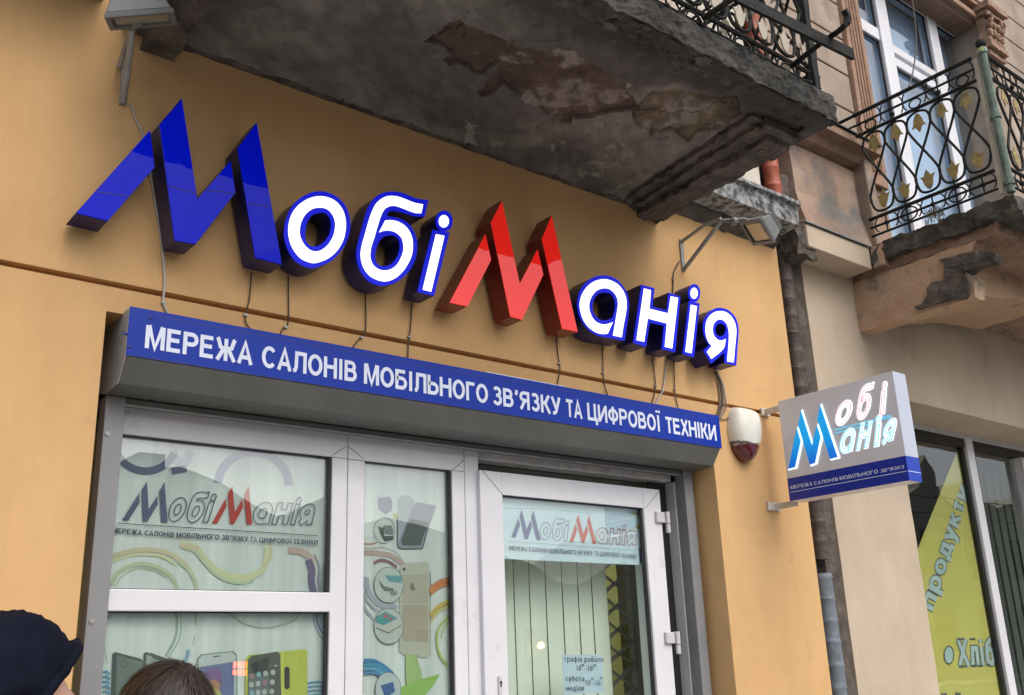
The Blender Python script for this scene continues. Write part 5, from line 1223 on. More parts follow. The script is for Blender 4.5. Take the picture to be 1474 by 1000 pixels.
# wrought iron panels --------------------------------------------------------
def leaf_shape(up=True):
    h = [(0, 0), (-0.010, 0.006), (-0.020, 0.028), (-0.024, 0.05), (-0.034, 0.066), (-0.016, 0.062), (-0.008, 0.078), (0, 0.092), (0.008, 0.078), (0.016, 0.062), (0.034, 0.066), (0.024, 0.05), (0.020, 0.028), (0.010, 0.006)]
    return h if up else [(x, -z) for x, z in h]
def iron_panel(par, O, d, n, zt, zb_, pitch=0.131, leafmat='gold', ironm='iron', rail_r=0.0095, rings=True):
    """ornamental railing panel: O start (x,y), d unit direction, n bays; zt top of railing, zb_ foot of railing"""
    d = Vector((d[0], d[1], 0)); O = Vector((O[0], O[1], 0))
    Hh = (zt - zb_) / 0.745
    def P(s_, z): return O + d * s_ + Vector((0, 0, zb_ + (z) * Hh))
    L_ = n * pitch + 0.02
    zz = dict(top=0.745, r2=0.682, r3=0.617, r4=0.115, r5=0.066, r6=0.018)
    def rail(z, r, nm='rail'):
        b = B(); b.tube([P(-0.01, z), P(L_, z)], r, 6); b.build(nm, ironm, par)
    rail(zz['top'], rail_r * 1.15, 'handrail'); rail(zz['r2'], 0.0065); rail(zz['r3'], rail_r); rail(zz['r4'], rail_r); rail(zz['r5'], 0.0065); rail(zz['r6'], 0.0065)
    ht, hb, pk, ub = 0.545, 0.215, 0.600, 0.140
    for k in range(n):
        s0, s1 = (k + 0.0) * pitch + 0.02, (k + 1) * pitch + 0.02
        mid = (s0 + s1) / 2
        for lst, nm in (([(s0, ht - 0.04), (s0, ht), (s0 + pitch * .14, pk - 0.016), (mid, pk), (s1 - pitch * .14, pk - 0.016), (s1, ht), (s1, ht - 0.04)], 'arch'),
                        ([(s0, hb + 0.04), (s0, hb), (s0 + pitch * .14, ub + 0.016), (mid, ub), (s1 - pitch * .14, ub + 0.016), (s1, hb), (s1, hb + 0.04)], 'arch'),
                        ([(s0, ht - 0.03), (s0 + pitch * .2, ht - 0.09), (s1 - pitch * .2, hb + 0.09), (s1, hb + 0.03)], 'lattice_bar'),
                        ([(s1, ht - 0.03), (s1 - pitch * .2, ht - 0.09), (s0 + pitch * .2, hb + 0.09), (s0, hb + 0.03)], 'lattice_bar')):
            q = spline(lst, False, n=4, sharp=120)
            b = B(); b.tube([P(*p) for p in q], 0.0070, 5); b.build(nm, ironm, par)
        b = B(); b.ball(P(mid, (ht + hb) / 2), 0.010, 8, 5); b.build('collar', ironm, par)
        for zz_ in (ht, hb): b = B(); b.ball(P(s0, zz_), 0.008, 6, 5); b.build('collar', ironm, par)
        nrm = Vector((d.y, -d.x, 0))
        for up, zc_ in ((False, pk - 0.012), (True, ub + 0.012)):
            sc_ = random.uniform(0.95, 1.25); tl = random.uniform(-0.12, 0.12)
            pts = [P(mid + (x + z * tl) * sc_, zc_ + z * sc_) for x, z in leaf_shape(up)]
            B().prism([p + nrm * 0.003 for p in pts], nrm * -0.005).build('tulip_leaf', leafmat, par)
        if rings:
            for za_, zb2_ in ((0.622, 0.740), (0.022, 0.110)):
                for sg in (-1, 1):
                    zm_ = (za_ + zb2_) / 2; hh = (zb2_ - za_) / 2
                    b = B(); b.tube([P(mid + sg * (pitch * .5 - 0.018 * (1 - math.cos(a_))) , zm_ + hh * 0.8 * math.sin(a_)) for a_ in [-1.5 + i * 0.375 for i in range(9)]], 0.0038, 5); b.build('scroll', ironm, par)
            for zc_, rr_ in ((0.650, 0.026), (0.066, 0.036)):
                if k % 2 == (0 if zc_ > 0.3 else 1):
                    b = B(); b.tube([P(mid + rr_ * 1.25 * math.cos(a_), zc_ + rr_ * math.sin(a_)) for a_ in [i * math.pi / 8 for i in range(16)]], 0.0045, 5, closed=True); b.build('ring', ironm, par)
                else:
                    zl_, zh_ = (0.617, 0.745) if zc_ > 0.3 else (0.018, 0.115)
                    b = B(); b.tube([P(mid, zl_), P(mid, zh_)], 0.0045, 5); b.build('short_bar', ironm, par)
                    b = B(); b.ball(P(mid, zc_), 0.013, 8, 6); b.build('rosette', ironm, par)
lr = thing('balcony_railing', (1.9, -0.88, 3.6), 'black wrought iron railing on the crumbling balcony at the top', 'railing')
iron_panel(lr, (0.80, -0.885), (1, 0), 17, 4.34, 3.602, leafmat='ironcream')
iron_panel(lr, (3.005, -0.86), (0, 1), 5, 4.34, 3.602, leafmat='ironcream')
B().box(2.985, 3.02, -0.905, -0.87, 3.59, 4.40).build('corner_post', 'iron', lr, subdiv=0.05, amp=0.003, nscale=20)
# flower box holder
YH = -0.90
fh = thing('flower_box_holder', (2.9, -0.95, 3.65), 'rusty iron flower box holder hooked out from the balcony railing', 'flower box holder')
for lst in ([(1138, 96), (1162, 77), (1188, 57), (1207, 45), (1219, 34), (1220, 24), (1215, 14)], [(1014, 25), (1040, 8), (1062, -8), (1085, -24), (1092, -38)]):
    n_ = len(lst); base_ = at(lst[0][0], lst[0][1], -0.90)
    P_ = [at(u, v, -0.90 - 0.30 * min(1, i / (n_ - 3))) for i, (u, v) in enumerate(lst)]
    B().tube(P_, 0.013, 4).build('holder_arm', 'iron', fh)
pA, pB3 = at(1040, -16, -1.02), at(1228, 78, -1.10)
b = B(); d_ = (pB3 - pA).normalized(); pA = pA - d_ * 0.5
b.prism([pA + Vector((0, -0.004, -0.022)), pB3 + Vector((0, -0.004, -0.022)), pB3 + Vector((0, -0.004, 0.022)), pA + Vector((0, -0.004, 0.022))], (0, 0.012, 0)); b.build('holder_bar', 'iron', fh)

# ------------------------------------------------------------------ gap between the houses
gp = thing('gap_between_houses', (4.02, 0.1, 0.13), 'dark stone strip between the orange and the beige house', 'stone strip')
B().box(3.9215, 4.19, 0.10, 0.4, 0.13, 5.2).build('back_wall', 'gapstone', gp, subdiv=0.06, amp=0.006, nscale=14)
b = B(); b.prism([(4.070, 0.1, 0.13), (4.078, 0.055, 0.13), (4.165, 0.045, 0.13), (4.20, 0.1, 0.13)], (0, 0, 3.9)); b.build('stone_edge', 'gapstone', gp, subdiv=0.035, amp=0.007, nscale=12)
b = B(); pc = at(1150, 352, 0.0); b.box(3.985, 4.125, -0.09, 0.1, 3.50, 3.66); b.build('mortar_lump', 'gapstone', gp, subdiv=0.02, amp=0.020, nscale=12)
pp = thing('drain_pipe', (4.026, 0.045, 0.13), 'ribbed drain pipe painted grey below and brown above in the gap', 'drain pipe')
def pipe(z0_, z1_, m, r=0.040):
    b = B(); pts = []; vs = []; n = 18; z = z0_; rows = []
    while z < z1_:
        rows += [(z, r), (min(z + 0.070, z1_), r * 0.985), (min(z + 0.078, z1_), r * 1.09), (min(z + 0.086, z1_), r * 1.0)]; z += 0.092 + random.uniform(-0.006, 0.006)
    rows = [q for q in rows if q[0] <= z1_ - 0.001]; rows[0] = (z0_, r * 0.93)
    for zz, rr_ in rows:
        for k in range(n): vs.append((4.026 + rr_ * math.cos(2 * math.pi * k / n) + 0.002 * math.sin(zz * 9), 0.045 + rr_ * math.sin(2 * math.pi * k / n), zz + 0.004 * math.sin(2 * math.pi * k / n + zz * 40)))
    fs = [(i * n + k, i * n + (k + 1) % n, (i + 1) * n + (k + 1) % n, (i + 1) * n + k) for i in range(len(rows) - 1) for k in range(n)]
    fs.append(tuple(range(n))); fs.append(tuple((len(rows) - 1) * n + k for k in range(n)))
    b.add(vs, fs); return auto_smooth(b.build('pipe_section', m, pp), 60)
zg = at(1180, 803, 0.0).z; zr = 3.575
pipe(0.14, zg, 'pipegrey', 0.041); pipe(zg + 0.001, zr, 'pipebrown', 0.043); pipe(zr + 0.001, 5.2, 'pipered', 0.042)
zdk = at(1108, 288, 0.0).z

# ------------------------------------------------------------------ beige house
bh = thing('beige_house', (8, 0.3, 0), 'beige plastered house on the right with a balcony and a shop window', 'building')
YB_ = 0.05
sxL = (at(1308, 716, YB_).x + at(1355, 1000, YB_).x) / 2
szT = (at(1310, 573, YB_).z + at(1474, 620, YB_).z) / 2
xg = 4.192
b = B(); b.prism([(xg, YB_, 0.13), (sxL, YB_, 0.13), (sxL, YB_, szT), (9.2, YB_, szT), (9.2, YB_, 0.13), (14, YB_, 0.13), (14, YB_, 3.60), (xg, YB_, 3.60)], (0, 0.45, 0))
b.build('ground_floor_wall', 'beige', bh, subdiv=0.12, amp=0.003, nscale=5)
# cornice above ground floor (left piece)
b = B(); b.prism([(4.052, YB_, 3.545), (4.052, -0.10, 3.55), (4.052, -0.10, 3.665), (4.052, -0.085, 3.69), (4.052, YB_, 3.72)], (0.555, 0, 0)); b.build('cornice', 'beige', bh, bevel=0.004)
b = B(); b.prism([(4.04, -0.112, 3.676), (4.04, -0.112, 3.684), (4.04, YB_, 3.734), (4.04, YB_, 3.724)], (0.58, 0, 0)); b.build('cornice_flashing', 'galv', bh)
# sloped weathered panel above
b = B(); b.prism([(xg, YB_ - 0.001, 3.74), (xg, -0.02, 3.735), (xg, 0.025, 3.95), (xg, 0.03, 4.24), (xg, YB_ + 0.1, 4.24), (xg, YB_ + 0.1, 3.74)], (0.72, 0, 0)); b.build('weathered_panel', 'panel', bh, subdiv=0.06, amp=0.005, nscale=7)
b = B(); b.box(4.80, 4.885, -0.045, 0.05, 3.74, 4.30); b.build('panel_side_moulding', 'panel', bh, bevel=0.01)
b = B(); b.prism([(4.10, 0.04, 4.245), (4.10, -0.02, 4.26), (4.10, -0.05, 4.30), (4.10, -0.10, 4.315), (4.10, -0.10, 4.365), (4.10, 0.04, 4.42)], (0.80, 0, 0)); b.build('ledge_moulding', 'stonebrown', bh, bevel=0.004)
b = B(); b.prism([(4.08, -0.112, 4.366), (4.08, -0.112, 4.373), (4.08, 0.045, 4.437), (4.08, 0.045, 4.428)], (0.83, 0, 0)); b.build('ledge_flashing', 'gasket', bh)
# upper storey with horizontal grooves, window opening
UWL = (at(1240, 60, YB_).x + 5.14) / 2; UWR = at(1404, 45, YB_).x; UWT = at(1402, 38, YB_).z; UWB = 3.9
g0 = 4.676; gp_ = 0.2555
zs_ = [g0 + gp_ * k for k in range(-1, 13)]
prev = 4.30
def wall_course(x0, x1, z0_, z1_, nm='wall_course'): B().box(x0, x1, YB_, YB_ + 0.4, z0_, z1_).build(nm, 'upper', bh, bevel=0.006)
pil0, pil1 = UWL - 0.20, UWL
first = True
zs2 = [4.23] + [z for z in zs_ if z > 4.3]
for i in range(len(zs2) - 1):
    z0_, z1_ = zs2[i] + 0.006, zs2[i + 1] - 0.006
    wall_course(4.16, pil0, z0_, z1_)
    wall_course(UWR + 0.26, 14, z0_, z1_)
    if z0_ > UWT + 0.1: wall_course(pil0 - 0.0, UWR + 0.26, z0_, z1_)
B().box(4.16, 14, YB_ + 0.016, YB_ + 0.39, UWT + 0.3, zs2[-1]).build('wall_core', 'upper', bh)
B().box(4.16, pil0 + 0.02, YB_ + 0.014, YB_ + 0.39, 4.22, UWT + 0.3).build('wall_core', 'upper', bh)
B().box(UWR + 0.24, 14, YB_ + 0.014, YB_ + 0.39, 3.60, UWT + 0.3).build('wall_core', 'upper', bh)
B().box(4.60, UWL, YB_ + 0.002, YB_ + 0.39, 3.60, 4.22).build('wall_base', 'panel', bh)
# reeded pilaster left of the window
B().box(pil0, UWL, YB_ - 0.03, YB_ + 0.38, 4.22, UWT + 0.02).build('window_pilaster', 'carve', bh, bevel=0.006)
for k in range(4):
    x = pil0 + 0.05 + k * 0.033; B().tube([(x, YB_ - 0.031, 4.3), (x, YB_ - 0.031, UWT - 0.1)], 0.011, 6).build('reed', 'carve', bh)
B().box(UWR, UWR + 0.24, YB_ - 0.03, YB_ + 0.38, 3.7, UWT + 0.02).build('window_pilaster', 'upper', bh, bevel=0.006)
B().box(pil0, UWR + 0.26, YB_ - 0.015, YB_ + 0.38, UWT + 0.021, UWT + 0.30).build('lintel', 'upper', bh)
for (y_, z_, h_) in ((-0.05, 0.03, 0.05), (-0.075, 0.12, 0.03), (-0.06, 0.2, 0.05)):
    B().box(pil0 - 0.03, UWR + 0.05, YB_ + y_, YB_ - 0.016, UWT + z_, UWT + z_ + h_).build('lintel_moulding', 'carve', bh, bevel=0.006)
B().box(UWL + 0.001, UWR - 0.001, YB_ + 0.0, YB_ + 0.15, UWT, UWT + 0.02).build('lintel_soffit', 'stonebrown', bh)
# carved capital on the right pilaster
cap = B()
cz = at(1430, 60, -0.03)
for k, (w_, h_, y_, zz) in enumerate(((0.30, 0.05, 0.13, 0.22), (0.26, 0.03, 0.10, 0.18), (0.22, 0.22, 0.06, -0.05), (0.27, 0.04, 0.09, -0.10), (0.24, 0.04, 0.06, -0.15))):
    b = B(); b.box(cz.x - w_ / 2, cz.x + w_ / 2, YB_ - 0.03 - y_, YB_ - 0.031, cz.z + zz, cz.z + zz + h_ - 0.001); b.build('capital_block', 'carve', bh, subdiv=0.04, amp=0.006, nscale=20)
for r_ in range(3):
    for k in range(4):
        b = B(); x = cz.x - 0.09 + k * 0.06; z = cz.z - 0.03 + r_ * 0.065
        b.ball((x, YB_ - 0.095 - 0.012 * r_, z), 0.03, 8, 6, (0.8, 0.7, 1.3)); b.build('carved_leaf', 'carve', bh, subdiv=0.012, amp=0.007, nscale=45)
for s_ in (-1, 1):
    b = B(); b.tube([(cz.x + s_ * (0.10 + 0.03 * math.cos(a_)), YB_ - 0.13, cz.z + 0.15 + 0.03 * math.sin(a_)) for a_ in [i * math.pi / 6 for i in range(11)]], 0.014, 6); b.build('capital_scroll', 'carve', bh)

# upper window
uw = thing('upper_window', ((UWL + UWR) / 2, 0.2, 3.95), 'tall white window behind the balcony railing reflecting the pale sky', 'window')
Yu = 0.2
fz1 = (at(1386, 49, Yu).z); fx1 = at(1389, 60, Yu).x; fx0 = at(1236, 60, Yu).x - 0.06
fb = 3.95
B().box(fx0 - 0.05, fx1, Yu, Yu + 0.07, fz1 - 0.075, fz1).build('frame_head', 'pvc', uw, bevel=0.006)
for x0_, x1_, nm in ((fx0 - 0.06, fx0, 'jamb'), (fx1 - 0.075, fx1, 'jamb')): B().box(x0_, x1_, Yu, Yu + 0.07, fb, fz1 - 0.0755).build(nm, 'pvc', uw, bevel=0.006)
mA0, mA1 = at(1266, 48, Yu).x, at(1281, 52, Yu).x; mB0, mB1 = at(1333.5, 30, Yu).x, at(1345.5, 34, Yu).x
for x0_, x1_ in ((mA0, mA1), (mB0, mB1)): B().box(x0_, x1_, Yu - 0.012, Yu + 0.07, fb, fz1 - 0.0755).build('mullion', 'pvc', uw, bevel=0.006)
zt1 = (at(1239, 31, Yu).z + at(1268, 51, Yu).z) / 2
zm1 = at(1284, 68, Yu).z
B().box(fx0, mA0 - 0.001, Yu + 0.001, Yu + 0.06, zt1 - 0.05, zt1 + 0.045).build('transom', 'pvc', uw, bevel=0.006)
B().box(mA1 + 0.001, mB0 - 0.001, Yu + 0.001, Yu + 0.06, zm1 - 0.03, zm1 + 0.035).build('transom', 'pvc', uw, bevel=0.006)
B().box(mA1 + 0.001, mB0 - 0.001, Yu - 0.006, Yu + 0.05, zm1 - 0.145, zm1 - 0.075).build('sash_rail', 'pvc', uw, bevel=0.006)
for (x0_, x1_, z0_, z1_) in ((fx0, mA0, fb, zt1 - 0.05), (fx0, mA0, zt1 + 0.045, fz1 - 0.076), (mA1, mB0, fb, zm1 - 0.145), (mA1, mB0, zm1 + 0.035, fz1 - 0.076), (mB1, fx1 - 0.075, fb, fz1 - 0.076)):
    B().box(x0_ + 0.001, x1_ - 0.001, Yu + 0.03, Yu + 0.034, z0_ + 0.001, z1_ - 0.001).build('pane', 'glassup', uw)
    gasket_frame(x0_ + 0.001, x1_ - 0.001, z0_ + 0.001, z1_ - 0.001, Yu + 0.012, uw, 0.010, 0.012)
B().box(fx0, fx1, Yu + 0.10, Yu + 0.12, fb, fz1).build('sky_sheet', 'sky_sheet', uw)  # added sheet behind the panes, paints in the reflected sky
B().box(UWL + 0.001, UWR - 0.001, Yu + 0.071, Yu + 0.10, 3.6, 3.949).build('window_sill_wall', 'panel', uw)
P_ = [atx(u, v, 5.0) if False else at(u, v, -0.2) for u, v in spline([(1312, -8), (1317, 30), (1319, 60), (1317, 85), (1313, 108), (1308, 126)], False, n=5, sharp=90)]
B().tube(P_, 0.0045, 6).build('cable', 'gasket', None, smooth=True, label='black cable hanging in front of the upper window down to the railing', cat='cable')

# right balcony ---------------------------------------------------------------
RX, RY0, RY1 = 4.62, -0.10, -0.86
rb = thing('stone_balcony', (5.7, -0.4, 3.6), 'stone balcony with blackened edge on an orange stucco console at the right', 'balcony')
B().box(RX, 7.4, RY1 - 0.02, YB_ - 0.001, 3.585, 3.685).build('slab', 'concrete2', rb, subdiv=0.022, amp=0.020, nscale=13)
B().box(RX + 0.04, 7.3, RY1 + 0.10, YB_ - 0.001, 3.53, 3.60).build('slab_underside', 'stonebrown', rb, subdiv=0.022, amp=0.018, nscale=13)
B().box(RX + 0.001, RX + 0.06, -0.17, -0.101, 3.56, 3.68).build('cornice_return', 'console', rb, subdiv=0.03, amp=0.006, nscale=14)
# console with a plastered side
b = B(); b.prism([(RX + 0.03, YB_ - 0.001, 3.25), (RX + 0.03, -0.585, 3.25), (RX + 0.03, -0.60, 3.33), (RX + 0.03, -0.56, 3.40), (RX + 0.03, -0.60, 3.46), (RX + 0.03, -0.64, 3.53), (RX + 0.03, YB_ - 0.001, 3.53)], (0.10, 0, 0))
b.build('console', 'console', rb, subdiv=0.03, amp=0.005, nscale=12)
ck = crop(1230, 280, 5.0)
B().prism([at(u, v, -0.50) for u, v in spline([(1393, 424), (1403, 396), (1430, 378), (1480, 366), (1540, 380), (1530, 440), (1474, 428), (1442, 429), (1418, 425), (1402, 410)], n=4)], (0, 0.5, 0)).build('console_scroll', 'console', rb, subdiv=0.04, amp=0.005, nscale=12)
def xpoly(cr, pts, X): return [atx(*cr(*p), X) for p in pts]
lump = xpoly(ck, [(425, 805), (480, 790), (530, 720), (520, 670), (560, 635), (640, 610), (650, 560), (640, 500), (600, 470), (700, 440), (900, 400), (1010, 420), (1000, 470), (900, 500), (780, 560), (800, 600), (825, 640), (825, 700), (790, 740), (650, 760), (560, 790), (460, 825)], RX + 0.012)
B().prism(lump, (0.08, 0, 0)).build('broken_render', 'bracket', rb, subdiv=0.016, amp=0.009, nscale=20)
rk = thing('balcony_railing', (5.7, -0.8, 3.69), 'black iron railing with golden tulip leaves on the right balcony', 'railing')
iron_panel(rk, (RX, -0.13), (0, -1), 5, 4.462, 3.715)
iron_panel(rk, (RX + 0.06, -0.86), (1, 0), 18, 4.462, 3.715)
pt, pbm = atx(1411, 66, RX), atx(1455, 272, RX)
po_ = B(); po_.tube([(RX, -0.862, 3.69), (RX, -0.862, 4.49)], 0.020, 10); po_.build('corner_post', 'irongreen', rk)
po_ = B(); po_.ball((RX, -0.862, 4.515), 0.026, 10, 8); po_.build('post_ball', 'iron', rk)
for z in (4.47, 4.10, 3.74): B().tube([(RX, -0.862, z - 0.012), (RX, -0.862, z + 0.012)], 0.026, 10).build('post_collar', 'teal' if z > 4.4 else 'irongreen', rk)
B().box(RX - 0.006, RX + 0.008, -0.832, -0.812, 3.70, 4.45).build('flat_bar', 'ironcream', rk)
B().tube([(RX, -0.03, 4.462), (RX, -0.14, 4.462)], 0.009, 6).build('rail_end', 'iron', rk)
B().tube([(RX, -0.06, 4.40), (RX, -0.14, 4.40)], 0.006, 6).build('rail_end', 'iron', rk)
# dry grass tuft growing at the slab edge
b = B(); gc = atx(*ck(585, 150), RX - 0.01)
for k in range(110):
    a_ = random.uniform(0, 2 * math.pi); l_ = random.uniform(0.03, 0.10); dn = random.random() < 0.6
    s_ = gc + Vector((random.uniform(-0.02, 0.02), random.uniform(-0.04, 0.04), random.uniform(-0.01, 0.01)))
    e_ = s_ + Vector((-abs(math.cos(a_)) * l_ * 0.5, math.sin(a_) * l_ * 0.6, (-l_ if dn else l_ * 0.4))); m_ = (s_ + e_) / 2 + Vector((-0.015, 0, 0.02))
    w_ = Vector((0, 0.0015, 0)); b.add([s_ - w_, s_ + w_, m_ + w_ * .7, m_ - w_ * .7, e_], [(0, 1, 2, 3), (3, 2, 4)])
b.build('dry_grass_tuft', 'leafdry', None, fixn=False, kind='stuff', label='dry grass tuft growing on the right balcony edge', cat='grass')

# ------------------------------------------------------------------ grocery window
YS = 0.34
gw_ = thing('grocery_window', (6.5, YS, 0.5), 'large shop window with yellow lettered film in the beige house', 'window')
ftz = (at(1320, 612, YS).z + at(1388, 630, YS).z + at(1474, 655, YS).z) / 3
mx0, mx1 = at(1393, 660, YS).x, at(1402.5, 660, YS).x
B().box(sxL - 0.1, 9.2, YS, YS + 0.06, ftz, szT + 0.01).build('frame_head', 'pvcgrey', gw_, bevel=0.004)
B().box(sxL - 0.1, 9.2, YS + 0.004, YS + 0.06, ftz - 0.055, ftz - 0.0005).build('head_seal', 'gasket', gw_)
B().box(mx0, mx1, YS - 0.008, YS + 0.05, 0.4, ftz + 0.02).build('mullion', 'pvc', gw_, bevel=0.004)
B().box(mx0 - 0.028, mx0 - 0.0005, YS + 0.012, YS + 0.06, 0.4, ftz - 0.056).build('mullion_seal', 'gasket', gw_)
B().box(mx1 + 0.0005, mx1 + 0.03, YS + 0.005, YS + 0.06, 0.4, ftz - 0.056).build('mullion_seal', 'gasket', gw_)
xr_ = at(1472, 700, YS).x
B().box(xr_, xr_ + 0.08, YS - 0.03, YS + 0.06, 0.4, ftz - 0.056).build('mullion', 'pvcgrey', gw_, bevel=0.004)
B().box(sxL - 0.1, mx0 - 0.029, YS + 0.03, YS + 0.035, 0.4, ftz - 0.056).build('pane', 'glassshop', gw_)
B().box(mx1 + 0.031, xr_ - 0.001, YS + 0.03, YS + 0.035, 0.4, ftz - 0.056).build('pane', 'glassshop', gw_)
B().box(xr_ + 0.081, 9.2, YS + 0.03, YS + 0.035, 0.4, ftz - 0.056).build('pane', 'glassshop', gw_)
B().box(sxL - 0.1, 9.2, YS - 0.1, YS + 0.06, 0.13, 0.399).build('plinth', 'beige', gw_)
B().box(4.6, 9.6, 2.6, 2.7, 0.1, 3.1).build('room_back_wall', 'darkroom', gw_)
b = B(); b.box(4.6, 9.6, 0.52, 2.6, 3.0, 3.1); b.box(4.5, 4.6, 0.52, 2.6, 0.1, 3.1); b.box(9.6, 9.7, 0.52, 2.6, 0.1, 3.1); b.build('room_shell', 'darkroom', gw_)
for k in range(16):
    x = mx1 + 0.02 + k * 0.11
    B().prism([(x, 0.62, 0.5), (x + 0.06, 0.66, 0.5), (x + 0.10, 0.63, 0.5), (x + 0.06, 0.67, 0.5)], (0, 0, 2.3)).build('curtain_fold', 'shopcurtain', gw_)
YFm = YS + 0.042
cf = crop(1250, 600, 2.5)
fl = thing('yellow_window_film', (5.8, YFm, 0.5), 'yellow window film with pale blue grocery words in the beige house', 'window film')
fpts = [at(*cf(*q), YFm) for q in [(325, 120), (350, 120), (490, 1000), (255, 1200), (150, 540)]]
X1 = mx0 - 0.02
tp = at(*cf(320, 120), YFm); bl_ = at(*cf(180, 470), YFm); sl_ = (bl_.z - tp.z) / (bl_.x - tp.x)
B().prism([(tp.x, YFm, tp.z), (bl_.x, YFm, bl_.z), (sxL - 0.05, YFm, bl_.z + sl_ * (sxL - 0.05 - bl_.x)), (sxL - 0.05, YFm, 0.45), (X1, YFm, 0.45), (X1, YFm, tp.z)], (0, 0.0012, 0)).build('film', 'yellowfilm', fl)
pr = Print(YFm - 0.0005)
bgt, dko = (0.55, 0.70, 0.72), (0.12, 0.14, 0.13)
def serif_text(t, BL, BR, TL, track=0.1):
    for col, w_, off in ((dko, 0.30, 0), (bgt, 0.20, 0)):
        pr.text(t, BL, BR, TL, col, w=w_, track=track)
serif_text('продукти', cf(232, 700), cf(364, 262), cf(182, 672), 0.12)
serif_text('Хліб', cf(326, 898), cf(458, 892), cf(316, 800), 0.12)
for sx0, sx1, sy in ((318, 345, 800), (365, 385, 800), (325, 350, 898), (368, 392, 896), (395, 412, 896), (425, 440, 893)):
    pr.line([cf(sx0, sy), cf(sx1, sy - 1)], 0.012, dko, sp=False)
pr.poly([cf(*p) for p in arcpx(290, 857, 19, 34, 0, 345, 20)], dko); pr.poly([cf(*p) for p in arcpx(290, 857, 15, 29, 0, 345, 20)], bgt)
pr.text('М', cf(270, 1090), cf(340, 1085), cf(262, 995), dko, w=0.2)
pr.build('printed_lettering', 'ink', fl, fixn=False)

# ------------------------------------------------------------------ people
def skin_mesh(name, verts, edges, radii, m, par, subs=2, root=0, fn=None):
    me = bpy.data.meshes.new(name); me.from_pydata([tuple(v) for v in verts], edges, []); me.update()
    o = bpy.data.objects.new(name, me); C.objects.link(o)
    md = o.modifiers.new('skin', 'SKIN'); md.use_smooth_shade = True
    if not me.skin_vertices: 
        bpy.context.view_layer.objects.active = o
    sv = me.skin_vertices[0].data if me.skin_vertices else None
    if sv is None: return o
    for i, r in enumerate(radii):
        sv[i].radius = (r, r) if not isinstance(r, tuple) else r
        sv[i].use_root = (i == root)
    s2 = o.modifiers.new('sub', 'SUBSURF'); s2.levels = subs; s2.render_levels = subs
    dg = bpy.context.evaluated_depsgraph_get(); dg.update()
    nm = bpy.data.meshes.new_from_object(o.evaluated_get(dg))
    o.modifiers.clear(); o.data = nm; nm.name = name
    if fn:
        for v in nm.vertices: v.co = fn(v.co.copy())
    nm.materials.clear(); nm.materials.append(MT[m])
    for p in nm.polygons: p.use_smooth = True
    o.parent = par; WP[o] = WP[par].copy()
    return o
